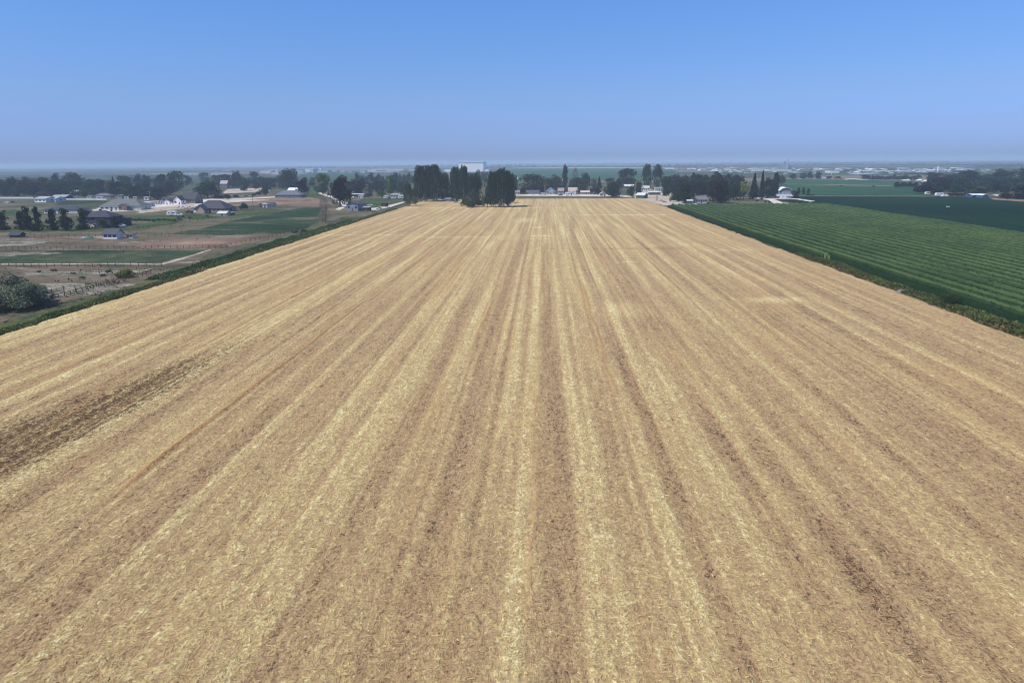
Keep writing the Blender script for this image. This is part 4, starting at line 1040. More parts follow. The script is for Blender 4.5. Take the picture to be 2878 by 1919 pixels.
house(1, 1790, 1172, 95, 42, 20, 'small white coop with rusty side right of the white shed', 2.6, math.radians(-6), 'shed', (.68, .70, .68), (.10, .08, .07), 2, name='coop', cat='coop', door=False, trim=(.05, .05, .06))
house(1, 200, 1165, 140, 34, 30, 'dark low shed alone on the paddock at far left', 4, math.radians(0), 'gable', (.03, .035, .045), (.04, .045, .06), 0, name='shed', cat='shed')
house(1, 2000, 745, 130, 55, 12, 'pale garage block between the ranch house and the new white house', 8, 0, 'flat', (.62, .62, .6), (.5, .5, .5), 1, name='garage', cat='garage', garage=1)
for i, (cx, by, w, h) in enumerate([(1230, 628, 60, 26), (1370, 632, 90, 22), (1740, 632, 70, 26), (1860, 640, 45, 30), (2015, 648, 70, 36), (290, 565, 90, 14), (20, 592, 60, 20), (100, 586, 60, 16)]):
    house(1, cx, by, w, h, 5, ['white trailer left of the grey roofed house at far left', 'white trailer before the grey roofed house at far left', 'white shed behind the ranch house roof, left one', 'narrow white shed behind the ranch roof',
                               'white shed by the utility pole behind the garage block', 'thin white trailer under the dark belt', 'red brown hut at the left picture edge', 'grey hut beside the red brown hut'][i], 3, 0, 'flat', (.7, .72, .72) if i != 6 else (.3, .1, .07), (.6, .6, .6), 1,
          name='trailer' if i in (0, 1, 5) else 'shed', cat='trailer' if i in (0, 1, 5) else 'shed', door=False)
# ---- crop 2: the new white house, brick house, farmhouse
house(2, 640, 700, 210, 65, 82, 'dark steep roofed wing of the new house, with a row of dark posts', 12, math.radians(-4), 'gable', (.16, .13, .13), (.045, .045, .055), 4, name='house', cat='house')
house(2, 490, 712, 110, 60, 55, 'white gabled garage wing with a dark arch, part of the new house', 7, math.radians(-4), 'gable', (.8, .8, .78), (.05, .05, .06), 1, front_gable=True, name='house', trim=(.05, .05, .05))
house(2, 345, 712, 150, 30, 40, 'white low gabled wing at the left of the new house', 7, math.radians(-4), 'gable', (.8, .8, .78), (.05, .05, .06), 2, front_gable=True)
house(2, 275, 705, 80, 30, 34, 'small white gable behind the leftmost wing of the new house', 5, math.radians(-4), 'gable', (.8, .8, .78), (.05, .05, .06), 1, front_gable=True)
house(2, 380, 680, 250, 20, 45, 'dark long roof behind the white gables of the new house', 9, math.radians(-4), 'gable', (.2, .2, .2), (.045, .045, .055), 0)
house(2, 940, 815, 460, 45, 110, 'brick house with large dark slate roof', 15, math.radians(-5), 'hip', (.36, .28, .22), (.05, .05, .068), 6, garage=0)
house(2, 800, 835, 130, 55, 60, 'tan brick front gable at the left of the brick house', 5, math.radians(-5), 'gable', (.42, .32, .25), (.05, .05, .068), 0, front_gable=True, door=False)
house(2, 1105, 865, 130, 32, 24, 'cream garden shed with pale roof below the brick house', 5, math.radians(-8), 'gable', (.62, .60, .5), (.55, .53, .45), 0, name='shed', cat='shed')
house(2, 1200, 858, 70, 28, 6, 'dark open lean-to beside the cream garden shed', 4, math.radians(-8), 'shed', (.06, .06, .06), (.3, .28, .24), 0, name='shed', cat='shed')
house(2, 2010, 620, 370, 38, 60, 'grey roofed farmhouse in front of the huge round tree', 13, math.radians(-4), 'hip', (.20, .20, .22), (.12, .13, .155), 5, chimney=True)
house(2, 1880, 585, 90, 20, 30, 'white front gable on the left of the grey roofed farmhouse', 6, math.radians(-4), 'gable', (.7, .72, .74), (.12, .13, .155), 0, front_gable=True, door=False)
house(2, 2060, 530, 130, 8, 36, 'white roofed barn just behind the farmhouse', 16, 0, 'gable', (.5, .5, .5), (.75, .76, .78), 0, name='barn', cat='barn', door=False)
house(2, 1125, 485, 95, 60, 40, 'brown brick house between the dark trees above the pale field', 8, 0, 'gable', (.28, .19, .17), (.36, .33, .36), 2, storeys=2)
house(2, 1690, 755, 65, 48, 6, 'small grey shed on the pale field', 4, 0, 'flat', (.5, .54, .62), (.65, .65, .65), 0, name='shed', cat='shed')
house(2, 1755, 730, 100, 22, 22, 'white shed with dark roof right behind the small grey shed', 5, math.radians(-15), 'gable', (.72, .72, .72), (.06, .06, .06), 1, name='shed', cat='shed')
house(2, 1720, 500, 60, 14, 20, 'pale shed peeking out of the belt behind the farmhouse', 6, 0, 'gable', (.5, .48, .4), (.5, .5, .46), 0, name='shed', cat='shed')
# ---- crop 3
house(3, 965, 800, 170, 88, 22, 'blue grey house with low dark roof at the end of the ditch', 13, math.radians(-14), 'gable', (.20, .24, .31), (.055, .055, .075), 2, front_gable=True, trim=(.3, .33, .36))
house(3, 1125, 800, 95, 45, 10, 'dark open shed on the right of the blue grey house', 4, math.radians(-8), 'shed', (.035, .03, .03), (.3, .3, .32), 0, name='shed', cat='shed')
house(3, 1010, 610, 180, 38, 8, 'long dark shed with white roof edge behind the lawn', 8, 0, 'flat', (.05, .045, .045), (.72, .72, .72), 0, name='shed', cat='shed')
house(3, 1000, 565, 140, 20, 38, 'brown roofed house behind the long dark shed', 9, 0, 'hip', (.3, .22, .18), (.19, .15, .14), 2)
house(3, 1050, 625, 60, 34, 6, 'small white garage at the right end of the long dark shed', 5, 0, 'flat', (.72, .72, .70), (.7, .7, .7), 0, name='garage', cat='garage', garage=1)
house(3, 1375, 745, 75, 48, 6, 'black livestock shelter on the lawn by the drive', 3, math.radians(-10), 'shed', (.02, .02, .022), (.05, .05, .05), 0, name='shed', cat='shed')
house(3, 1515, 610, 115, 32, 8, 'long white roofed shed behind the parked trailers', 6, 0, 'flat', (.25, .28, .3), (.75, .75, .75), 2, name='shed', cat='shed')
house(3, 1400, 445 + 10, 55, 20, 8, 'white far hut left of the pale green tree', 6, 0, 'flat', (.7, .7, .7), (.7, .7, .7), 0, name='shed', cat='shed')
house(4, 295, 672, 100, 38, 12, 'pale little shed in the shade between the poplar clumps', 4, 0, 'shed', (.28, .28, .3), (.45, .46, .5), 1, name='shed', cat='shed')
# ---- crop 4: row of houses at the end of the field
house(4, 1245, 575, 60, 32, 22, 'grey house right behind the poplar block', 8, 0, 'gable', (.42, .42, .46), (.2, .2, .22), 1)
house(4, 1475, 578, 140, 30, 30, 'white house with dark roof, second of the row at the field end', 9, 0, 'gable', (.7, .7, .72), (.08, .08, .10), 4)
house(4, 1705, 570, 120, 45, 42, 'pale blue grey gabled house of the row at the field end', 10, 0, 'gable', (.36, .40, .48), (.26, .28, .33), 2, front_gable=True)
house(4, 1600, 580, 60, 20, 12, 'low white shed by the utility poles at the field end', 5, 0, 'gable', (.66, .66, .68), (.2, .2, .22), 1, name='shed', cat='shed')
house(4, 1845, 565, 80, 40, 36, 'white house with brown roof left of the narrow dark tree', 9, 0, 'gable', (.58, .6, .66), (.30, .24, .24), 2)
house(4, 2010, 560, 120, 34, 44, 'house with broad beige roof at the field end', 10, 0, 'gable', (.5, .42, .36), (.46, .36, .31), 3)
house(4, 2015, 585, 70, 45, 20, 'white gabled garage before the beige roofed house', 6, 0, 'gable', (.72, .72, .72), (.62, .62, .62), 1, front_gable=True, name='garage', cat='garage', garage=1)
house(4, 1395, 570, 60, 26, 24, 'dark roofed cottage beside the round dark tree', 7, 0, 'gable', (.35, .35, .38), (.10, .10, .12), 1)
house(4, 2180, 572, 120, 30, 16, 'pinkish low house along the white road', 7, 0, 'gable', (.55, .38, .33), (.55, .47, .42), 3)
house(4, 1240, 380, 32, 42, 4, 'small white far silo shed right of the poplars', 6, 0, 'flat', (.8, .8, .8), (.7, .7, .7), 0, name='shed', cat='shed')
# ---- crop 5
house(5, 465, 598, 85, 34, 20, 'white garden shed against the large edge tree', 5, 0, 'gable', (.72, .75, .74), (.6, .63, .62), 1, front_gable=True, name='shed', cat='shed')
house(5, 810, 478, 150, 18, 22, 'low house with pale roof under the pointed tree', 10, 0, 'gable', (.3, .3, .32), (.55, .57, .58), 2)
house(5, 1050, 525, 100, 42, 24, 'white house left of the slender pair of trees', 9, 0, 'gable', (.7, .7, .68), (.5, .5, .5), 3)
house(5, 1230, 522, 100, 32, 8, 'white trailer home under the slender pair of trees', 5, 0, 'flat', (.66, .7, .7), (.55, .6, .6), 3, name='mobile_home', cat='mobile home')
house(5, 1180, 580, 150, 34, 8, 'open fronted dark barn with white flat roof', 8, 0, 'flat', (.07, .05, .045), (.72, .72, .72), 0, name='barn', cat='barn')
house(5, 1010, 630, 115, 46, 28, 'green walled metal shed with white trim and pale roof', 9, math.radians(-28), 'gable', (.03, .11, .085), (.55, .58, .6), 0, name='shed', cat='shed')
house(5, 1665, 708, 70, 46, 8, 'small green and white lean-to at the corner of the corn', 4, math.radians(-8), 'shed', (.03, .12, .09), (.7, .72, .72), 0, name='shed', cat='shed')
house(5, 1815, 690, 160, 46, 44, 'cottage with grey roof and white walls beyond the corn', 9, math.radians(3), 'gable', (.68, .68, .70), (.16, .15, .17), 4)
house(5, 1750, 590, 40, 14, 12, 'small white roofed hut in the grove left of the cottage', 4, 0, 'gable', (.6, .62, .65), (.72, .74, .76), 0, name='shed', cat='shed')
# ---- crop 6
def gambrel():
    p, m_ = cat_(6, 1030, 575); q = m_ / 4.9; w, h = 150 * q, 55 * q; d = 16
    root = empty('barn', (p.x, p.y + d / 2, .05), math.radians(-6)); tag(root, 'large barn with bright white curved roof and grey front', 'barn')
    MB().prism([(-w / 2, 0), (w / 2, 0), (w / 2, h), (w * .33, h + 22 * q), (0, h + 34 * q), (-w * .33, h + 22 * q), (-w / 2, h)], -d / 2, d / 2).build('wall', paint((.24, .23, .27)), root)
    x = w / 2 + .6
    MB().prism([(-x, h - 4 * q), (-w * .34, h + 25 * q), (0, h + 38 * q), (w * .34, h + 25 * q), (x, h - 4 * q), (x, h - 1 * q), (w * .35, h + 29 * q), (0, h + 43 * q), (-w * .35, h + 29 * q), (-x, h - 1 * q)], -d / 2 - .8, d / 2 + .8).build('roof', paint((.78, .79, .8)), root)
    for i in (-1, 0, 1): MB().box(i * w * .25 - w * .08, i * w * .25 + w * .08, -d / 2 - .06, -d / 2 - .01, 0, h * .7).build('door', paint((.5, .42, .4)), root)
gambrel()
house(6, 1015, 632, 200, 32, 24, 'red barn with pale blue roof in front of the white barn', 9, math.radians(-4), 'gable', (.11, .03, .035), (.28, .36, .45), 0, name='barn', cat='barn')
for i, (cx, by, w, h, lb) in enumerate([(1950, 373, 135, 10, 'long white building at the far edge of the light green field, left one'), (2108, 378, 110, 9, 'long white building at the far edge of the light green field, right one')]):
    house(6, cx, by, w, h, 3, lb, 14, 0, 'gable', (.75, .76, .76), (.7, .72, .72), 0, name='long_building', cat='building', door=False)
for i, (cx, by, w) in enumerate([(1270, 357, 40), (1305, 358, 30), (1520, 352, 50), (1570, 358, 40)]):
    house(6, cx, by, w, 9, 6, ['far white house below the hazy trees, left one', 'far white hut below the hazy trees, right one', 'far white house right of the egg shaped tree', 'far low hut right of the egg shaped tree'][i], 9, 0, 'gable', (.7, .72, .74), (.6, .64, .68), 0, door=False)
# ---- crop 7
house(7, 1690, 612, 110, 30, 12, 'bright blue building with white roof, left section, beyond the dark field', 8, math.radians(4), 'gable', (.05, .12, .30), (.68, .72, .75), 2, name='workshop', cat='workshop')
house(7, 1815, 620, 85, 36, 12, 'bright blue building section with white roof, right end', 8, math.radians(4), 'gable', (.06, .15, .34), (.68, .72, .75), 2, name='workshop', cat='workshop', front_gable=True)
for i, (cx, by, w, h, r_) in enumerate([(920, 390, 50, 10, 14), (1000, 400, 45, 10, 12), (1180, 395, 50, 14, 10), (740, 385, 90, 4, 8), (1150, 462, 80, 8, 6), (1140, 432, 100, 5, 6), (1705, 365, 40, 5, 5), (2210, 450, 60, 6, 6), (2000, 598, 50, 6, 8)]):
    house(7, cx, by, w, h, r_, ['small far house with white roof beyond the dome tree', 'second far house with white roof beyond the dome tree', 'pale two level house in the woods gap', 'low white roof in the short tree row', 'white roof by the woods behind the dome tree, lower one',
                                'pale roof by the woods behind the dome tree, upper one', 'tiny white roof deep in the right woods', 'small pale roof high in the right woods', 'small pale roof right of the blue building'][i], 8, 0, 'gable', (.55, .56, .58), (.72, .74, .76), 0, door=False)


# ---- the huge white cold store on the horizon
def cold_store():
    p, m_ = cat_(4, 615, 262); q = m_ / 4.9
    w, h, d = 345 * q, 122 * q, 80
    root = empty('cold_store', (p.x, p.y + d / 2, 0), math.radians(-3)); tag(root, 'huge windowless white box building on the horizon', 'warehouse')
    MB().box(-w / 2, w / 2, -d / 2, d / 2, 0, h).build('wall', paint((.93, .94, .92)), root)
    MB().box(-w / 2 - 1, w / 2 + 1, -d / 2 - 1, d / 2 + 1, h, h + 8 * q).build('parapet', paint((.36, .48, .52)), root)
    MB().box(-w / 2 + 1, w / 2 - 1, -d / 2 + 1, d / 2 - 1, h + 8 * q, h + 11 * q).build('roof', paint((.8, .82, .82)), root)
    MB().box(w / 2 + .1, w / 2 + 70 * q, -d / 2 + 4, d / 2 - 10, 0, 34 * q).build('annex', paint((.82, .86, .86)), root)
    MB().box(-w / 2 - 210 * q, -w / 2 - .1, -d / 2 + 4, d / 2 - 10, 0, 32 * q).build('annex', paint((.78, .82, .82)), root)
cold_store()


# ---- far warehouses and town ---------------------------------------
def far_box(sx, sy, wpx, hpx, label, group, c=(.72, .75, .75), dep=30, name='warehouse', cat='warehouse', roofc=(.62, .66, .68), pitched=False):
    p, m_ = at(sx, sy); w, h = wpx * m_, hpx * m_
    root = empty(name, (p.x, p.y + dep / 2, 0), random.uniform(-.08, .08)); tag(root, label, cat, group)
    MB().box(-w / 2, w / 2, -dep / 2, dep / 2, 0, h).build('wall', paint(c), root)
    b = MB()
    if pitched: gable(b, w, dep, h, h * .6, 1, .5)
    else: b.box(-w / 2 - .6, w / 2 + .6, -dep / 2 - .6, dep / 2 + .6, h, h + max(.6, h * .12))
    b.build('roof', paint(roofc), root)

GL = 'far warehouses on the left horizon'
for (k, cx, by, w, h) in [(2, 640, 300, 110, 16), (2, 760, 303, 110, 18), (2, 1060, 305, 340, 16), (2, 1150, 248, 90, 10), (2, 1700, 268, 150, 20), (2, 1800, 262, 140, 24), (2, 1680, 294, 120, 12), (2, 1830, 292, 100, 14), (2, 860, 232, 200, 6),
                          (3, 200, 272, 80, 24), (3, 375, 275, 40, 45), (3, 400, 238, 80, 20), (3, 490, 240, 32, 30), (3, 500, 270, 200, 26), (3, 640, 258, 160, 16), (3, 790, 272, 60, 20), (3, 880, 270, 90, 14), (3, 1065, 276, 75, 32),
                          (3, 1180, 262, 160, 22), (3, 1300, 240, 200, 16), (3, 1350, 275, 210, 14), (3, 1520, 245, 240, 20), (3, 1480, 268, 180, 12), (3, 1750, 244, 90, 16), (2, 2300, 262, 120, 40), (2, 2200, 285, 160, 14)]:
    sx, sy = src(k, cx, by); far_box(sx, sy, w / 4.9, h / 4.9, 'long pale warehouse in the industrial strip on the left horizon', GL, rw.choice([(.78, .78, .72), (.66, .68, .68), (.5, .55, .6), (.8, .8, .78)]), 45)
GR = 'far buildings of the town on the right horizon'
for (k, cx, by, w, h) in [(5, 1310, 215, 90, 8), (5, 1390, 228, 100, 22), (5, 1470, 228, 60, 10), (5, 1690, 228, 90, 16), (5, 1850, 232, 60, 10), (5, 1960, 216, 60, 8), (5, 2045, 243, 90, 10),
                          (6, 30, 217, 30, 8), (6, 90, 243, 90, 10), (6, 230, 235, 60, 14), (6, 320, 215, 60, 14), (6, 600, 228, 100, 18), (6, 720, 225, 160, 14), (6, 900, 222, 60, 14), (6, 1120, 218, 30, 12), (6, 560, 290, 120, 10), (6, 850, 250, 500, 14),
                          (6, 1310, 225, 120, 8), (6, 1200, 280, 90, 12), (6, 1480, 222, 50, 12), (6, 1590, 238, 90, 14), (6, 1850, 225, 160, 14), (6, 2080, 270, 200, 12), (6, 2200, 255, 200, 12), (6, 2120, 296, 160, 8), (6, 1700, 275, 120, 30), (6, 2310, 225, 70, 8),
                          (7, 150, 268, 200, 12), (7, 480, 262, 300, 10), (7, 730, 222, 100, 14), (7, 740, 262, 120, 14), (7, 950, 235, 160, 12), (7, 1100, 255, 160, 12), (7, 1240, 225, 80, 16), (7, 1300, 246, 90, 12), (7, 1490, 212, 90, 10), (7, 1600, 238, 150, 14), (7, 1720, 262, 70, 16),
                          (7, 1800, 270, 60, 12), (7, 1890, 242, 40, 16), (7, 1900, 262, 110, 8), (7, 130, 298, 120, 8), (7, 330, 292, 120, 8)]:
    sx, sy = src(k, cx, by); far_box(sx, sy, w / 4.9, h / 4.9, 'pale warehouse in the hazy town strip on the right horizon', GR, rw.choice([(.78, .78, .74), (.66, .68, .68), (.55, .6, .66), (.8, .8, .8)]), 40)
for i in range(84):
    k = rw.choice([5, 6, 6, 7, 7]); cx = rw.uniform(1700, 2300) if k == 5 else rw.uniform(50, 2300) if k == 6 else rw.uniform(0, 1500)
    by = rw.uniform(222, 290) + (8 if k == 6 else 0); sx, sy = src(k, cx, by)
    far_box(sx, sy, rw.uniform(3, 9), rw.uniform(1.2, 2.4), 'small pale house in the hazy town strip on the right horizon', 'far houses of the town on the right horizon', rw.choice([(.75, .75, .75), (.6, .62, .66), (.5, .46, .42), (.78, .76, .7)]), 14, 'far_house', 'house', rw.choice([(.6, .64, .68), (.4, .42, .46), (.75, .76, .78)]), True)


# ---- sugar works: cluster of silos, conveyor legs and a chimney-like tower on the right horizon
def silo(sx, sy, wpx, hpx, label, group=None, c=(.20, .25, .31), name='silo'):  # default blue grey has distance haze mixed into the paint
    p, m_ = at(sx, sy); r_ = wpx * m_ / 2; h = hpx * m_
    root = empty(name, (p.x, p.y, 0)); tag(root, label, 'silo', group)
    MB().tube((0, 0, 0), (0, 0, h), r_, r_, 16).build('shell', paint(c), root)
    MB().tube((0, 0, h), (0, 0, h + r_ * .6), r_ * 1.02, .3, 16).build('roof', paint((.26, .31, .37)), root)
for i, (cx, w, top) in enumerate([(955, 22, 175), (975, 26, 150), (1000, 30, 120), (1025, 26, 145), (1045, 26, 150), (1068, 22, 170), (1090, 20, 185)]):
    sx, sy = src(6, cx, 226); silo(sx, sy, w / 4.9, (226 - top) / 4.9, 'hazy grey silo of the tall plant on the right horizon', 'silos of the tall plant')
def tower(k, cx, by, ty, wpx, label):
    p, m_ = cat_(k, cx, by); h = (by - ty) / 4.9 * m_; w = wpx / 4.9 * m_
    root = empty('headhouse_tower', (p.x, p.y - 20, 0)); tag(root, label, 'tower')
    b = MB()
    for sx_ in (-1, 1):
        for sy_ in (-1, 1): b.tube((sx_ * w / 2, sy_ * w / 2, 0), (sx_ * w * .25, sy_ * w * .25, h), .7, .5, 5)
    for i in range(6):
        z = h * i / 6; f_ = 1 - .5 * i / 6; g_ = 1 - .5 * (i + 1) / 6
        for a_, b_ in (((-1, -1), (1, -1)), ((1, -1), (1, 1)), ((1, 1), (-1, 1)), ((-1, 1), (-1, -1))):
            b.tube((a_[0] * w / 2 * f_, a_[1] * w / 2 * f_, z), (b_[0] * w / 2 * g_, b_[1] * w / 2 * g_, z + h / 6), .4, .4, 4)
    b.build('frame', paint((.45, .5, .56)), root)
    MB().box(-w * .3, w * .3, -w * .3, w * .3, h * .9, h).build('cabin', paint((.5, .55, .6)), root)
tower(6, 1008, 226, 92, 26, 'tall hazy lattice tower of the plant on the right horizon')
sx, sy = src(7, 1163, 262); silo(sx, sy, 4.2, 15, 'lone white silo tower standing in the far town', c=(.8, .82, .84), name='silo_tower')
for (k, cx, by, ty, lb) in [(6, 758, 210, 165, 'thin hazy mast left of the tall plant'), (6, 1650, 300, 205, 'thin hazy mast in the middle of the far town')]:
    p, m_ = cat_(k, cx, by); root = MB().tube((0, 0, 0), (0, 0, (by - ty) / 4.9 * m_), .9, .4, 6).build('mast', paint((.5, .52, .55)), None); root.location = (p.x, p.y, 0); tag(root, lb, 'mast')


# steam plume left of the cold store
def steam():
    p, m_ = cat_(4, 262, 190); n = NT('steam'); nt = n.t
    for nd in list(nt.nodes): nt.nodes.remove(nd)
    o = nt.nodes.new('ShaderNodeOutputMaterial'); v = nt.nodes.new('ShaderNodeVolumePrincipled'); v.inputs['Color'].default_value = (.95, .95, .95, 1); v.inputs['Density'].default_value = .10
    nt.links.new(v.outputs[0], o.inputs['Volume'])
    r = random.Random(2); b = MB(); q = m_ / 4.9; pts = [(0, 0, 0, 5), (-4, 0, 24, 9), (-10, 0, 46, 11), (-20, 0, 66, 8), (-30, 0, 80, 4)]
    import bmesh
    bm = bmesh.new()
    for (a, c) in zip(pts[:-1], pts[1:]):
        for j in range(1): pass
    rings = []
    for (x, y, z, rr_) in pts:
        ring = [bm.verts.new(((x + math.cos(t * .785) * rr_ * r.uniform(.8, 1.2)) * q, math.sin(t * .785) * rr_ * q, (z + 8) * q)) for t in range(8)]; rings.append(ring)
    for A_, B_ in zip(rings[:-1], rings[1:]):
        for t in range(8): bm.faces.new((A_[t], A_[(t + 1) % 8], B_[(t + 1) % 8], B_[t]))
    bm.faces.new(rings[0][::-1]); bm.faces.new(rings[-1])
    me = bpy.data.meshes.new('steam'); bm.to_mesh(me); bm.free(); me.materials.append(n.m)
    o_ = link('steam', me); o_.location = (p.x, p.y, 0); tag(o_, 'thin white plume of steam left of the huge white building', None, None, 'stuff')
steam()


# ------------------------------------------------------------------ vehicles
def car(k, cx, by, wpx, label, c=WHITE, kind='car', rz=0.0):
    p, m_ = cat_(k, cx, by)
    root = empty('parked_' + kind, (p.x, p.y + 1, .1), rz); tag(root, label, kind)
    Lc = 4.6 if kind == 'car' else 5.6
    prof = [(-Lc / 2, .35), (-Lc / 2, .85), (-Lc / 2 + .2, .95), (-Lc * .28, 1.0), (-Lc * .15, 1.45), (Lc * .2, 1.5), (Lc * .36, 1.05), (Lc / 2 - .05, .98), (Lc / 2, .4)]
    if kind == 'pickup': prof = [(-Lc / 2, .45), (-Lc / 2, .95), (-Lc * .27, 1.1), (-Lc * .17, 1.75), (Lc * .06, 1.8), (Lc * .1, 1.15), (Lc / 2, 1.15), (Lc / 2, .45)]
    if kind == 'van': prof = [(-Lc / 2, .4), (-Lc / 2, 1.0), (-Lc * .38, 1.2), (-Lc * .28, 2.1), (Lc / 2, 2.15), (Lc / 2, .4)]
    MB().prism(prof, -.9, .9).build('body', paint(c, .35), root)
    gl = MB(); z0, z1 = (1.02, 1.4) if kind == 'car' else (1.2, 1.68)
    gl.box(-Lc * .14, Lc * (.22 if kind == 'car' else .05), -.93, -.905, z0, z1).box(-Lc * .14, Lc * (.22 if kind == 'car' else .05), .905, .93, z0, z1); gl.build('window', paint(GLASS, .15), root)
    for sx_ in (-1, 1):
        for sy_ in (-1, 1):
            MB().tube((sx_ * Lc * .31, sy_ * .78, .34), (sx_ * Lc * .31, sy_ * .95, .34), .34, .34, 12).build('wheel', paint((.02, .02, .02)), root)
    return root


def rv(k, cx, by, wpx, label, c=(.74, .75, .75), hgt=3.0, rz=0.0):
    p, m_ = cat_(k, cx, by); Lc = max(4.0, min(11, wpx / 4.9 * m_))
    root = empty('travel_trailer', (p.x, p.y + 1.2, .1), rz); tag(root, label, 'trailer')
    MB().prism([(-Lc / 2, .6), (-Lc / 2 - .1, 1.6), (-Lc / 2 + .5, hgt), (Lc / 2 - .1, hgt), (Lc / 2, .6)], -1.2, 1.2).build('body', paint(c, .4), root)
    for x_ in (-.25, .12, .3): MB().box(Lc * x_ - .45, Lc * x_ + .45, -1.24, -1.205, 1.5, 2.2).build('window', paint(GLASS, .15), root)
    MB().box(-.35, .35, -1.24, -1.205, .7, 2.4).build('door', paint((.55, .56, .58)), root)
    for x_ in (-.12, .12): MB().tube((Lc * x_, -1.22, .4), (Lc * x_, -1.0, .4), .36, .36, 12).build('wheel', paint((.02, .02, .02)), root)
    MB().tube((Lc / 2, 0, .55), (Lc / 2 + 1.2, 0, .5), .07, .07).build('hitch', paint((.05, .05, .05)), root)
    return root

rv(2, 400, 868, 130, 'white travel trailer on the lawn left of the brick house')
car(2, 500, 868, 90, 'white flatbed car parked behind the travel trailer', WHITE, 'car')
car(2, 640, 832, 60, 'dark red pickup beside the brick house', (.10, .015, .02), 'pickup')
car(2, 700, 832, 60, 'black car right of the dark red pickup', (.015, .015, .02))
car(2, 755, 830, 50, 'white van against the brick gable', WHITE, 'van', math.radians(70))
for cx, lb in ((505, 'white car parked leftmost on the gravel before the brick house'), (560, 'white car parked in the middle of the gravel lot'), (650, 'white car parked nearest the brick house roof')):
    car(2, cx, 766, 60, lb, WHITE)
car(1, 2130, 712, 60, 'grey pickup on the pale lot left of the new house', (.35, .36, .38), 'pickup'); rv(1, 2180, 708, 80, 'grey boat shaped trailer on the pale lot left of the new house', (.5, .52, .55), 2.2)
car(1, 90, 695, 50, 'white pickup standing on the field at far left', WHITE, 'pickup'); car(1, 150, 688, 40, 'black car right of the white pickup at far left', (.02, .02, .03))
car(1, 1785, 795, 50, 'dark blue car before the garage of the ranch house', (.03, .05, .12))
car(1, 1240, 1032, 60, 'white car at the foot of the dark blue house', WHITE); car(1, 1660, 1025, 60, 'blue and white car right of the dark blue house', (.35, .42, .6))
car(3, 1295, 778, 55, 'white car on the pale drive near the stubble corner', WHITE, 'car', math.radians(25)); car(3, 1170, 735, 50, 'white car behind the dark open shed', WHITE)
car(3, 950, 632, 50, 'white pickup before the long dark shed', WHITE, 'pickup', math.radians(60)); rv(3, 1392, 632, 60, 'white travel trailer leftmost in the parked row'); rv(3, 1495, 640, 60, 'small white trailer in the middle of the parked row', hgt=2.3); rv(3, 1600, 632, 75, 'tall white camper at the right of the parked row', hgt=3.4)
car(3, 1440, 632, 50, 'dark car between the parked trailers', (.03, .03, .04))
car(4, 1840, 590, 80, 'black car on the white road at the field end', (.015, .015, .018)); rv(4, 1938, 590, 70, 'white box trailer on the white road at the field end', hgt=3.4)
car(4, 1600, 585, 40, 'white car beside the utility poles at the field end', WHITE)
car(5, 1600, 702, 50, 'dark car left of the small green and white lean-to', (.02, .025, .03)); car(5, 1130, 515, 50, 'white car between the two white homes', WHITE)
car(6, 985, 634, 30, 'white car in front of the red barn', WHITE, 'van'); car(6, 1060, 636, 40, 'grey car right of the red barn door', (.4, .4, .42))
rv(7, 1190, 600, 100, 'long white trailer at the far edge of the dark field'); car(7, 1262, 608, 50, 'white van with dark windows right of the long white trailer', WHITE, 'van'); rv(7, 1028, 578, 45, 'small white camper at the foot of the dome tree', hgt=2.6)


# ------------------------------------------------------------------ silo in the yard, dirt heaps, tarp, rocks
sx, sy = src(5, 1200, 655); silo(sx, sy, 5.6, 13, 'tan upright tank in the dirt yard', c=(.42, .36, .28), name='tank')


def heap(k, cx, by, wpx, hpx, label, c, name='dirt_heap', is_src=False, cat='heap', dz=0):
    p, m_ = at(cx, by) if is_src else cat_(k, cx, by); q = m_ if is_src else m_ / 4.9
    w, h = wpx * q, hpx * q; r = np.random.default_rng(int(cx)); n = 18
    u, v = np.meshgrid(np.linspace(-1, 1, n), np.linspace(-1, 1, n)); d = np.clip(1 - (u ** 2 + v ** 2), 0, 1)
    z = h * d ** .8 * (1 + .25 * r.normal(0, 1, d.shape) * (d > 0)) - .03
    V = np.stack([u * w / 2, v * w / 3, z], -1).reshape(-1, 3); idx = np.arange(n * n).reshape(n, n)
    F = np.stack([idx[:-1, :-1], idx[:-1, 1:], idx[1:, 1:], idx[1:, :-1]], -1).reshape(-1, 4)
    o = link(name, mesh_np(name, V, F, paint(c, .9))); o.location = (p.x, p.y, .15); tag(o, label, cat)
heap(5, 1265, 662, 70, 12, 'low brown dirt heap in the yard, left one', (.17, .13, .10))
heap(5, 1310, 684, 80, 16, 'larger brown dirt heap in the yard, right one', (.14, .105, .085))
heap(1, 1225, 1178, 150, 26, 'green tarpaulin covered heap left of the white shed', (.03, .13, .08), 'covered_heap')
heap(0, 2537, 822, 36, 7, 'pale grey rubble heap in the weeds at the stubble edge', (.17, .17, .17), 'rubble_heap', True)
heap(0, 1530, 665, 14, 1.2, 'white scrap of paper like litter on the stubble', (.75, .73, .7), 'litter', True, 'litter')
def trough(k, cx, by, wpx, label, c, name='trough'):
    p, m_ = cat_(k, cx, by); w = wpx / 4.9 * m_
    root = empty(name, (p.x, p.y, .16)); tag(root, label, name.replace('_', ' '))
    MB().prism_x([(-.6, 0), (.6, 0), (.7, .6), (.58, .6), (.5, .1), (-.5, .1), (-.58, .6), (-.7, .6)], -w / 2, w / 2).build('basin', paint(c), root)
    for s_ in (-1, 1): MB().box(s_ * w / 2 - .04, s_ * w / 2 + .04, -.6, .6, .02, .58).build('end_panel', paint(c), root)
trough(1, 1180, 1180, 110, 'white trough in front of the green covered heap', (.75, .76, .78))
trough(7, 1305, 750, 34, 'small white object lying in the dark green field', (.8, .8, .8), 'water_box')


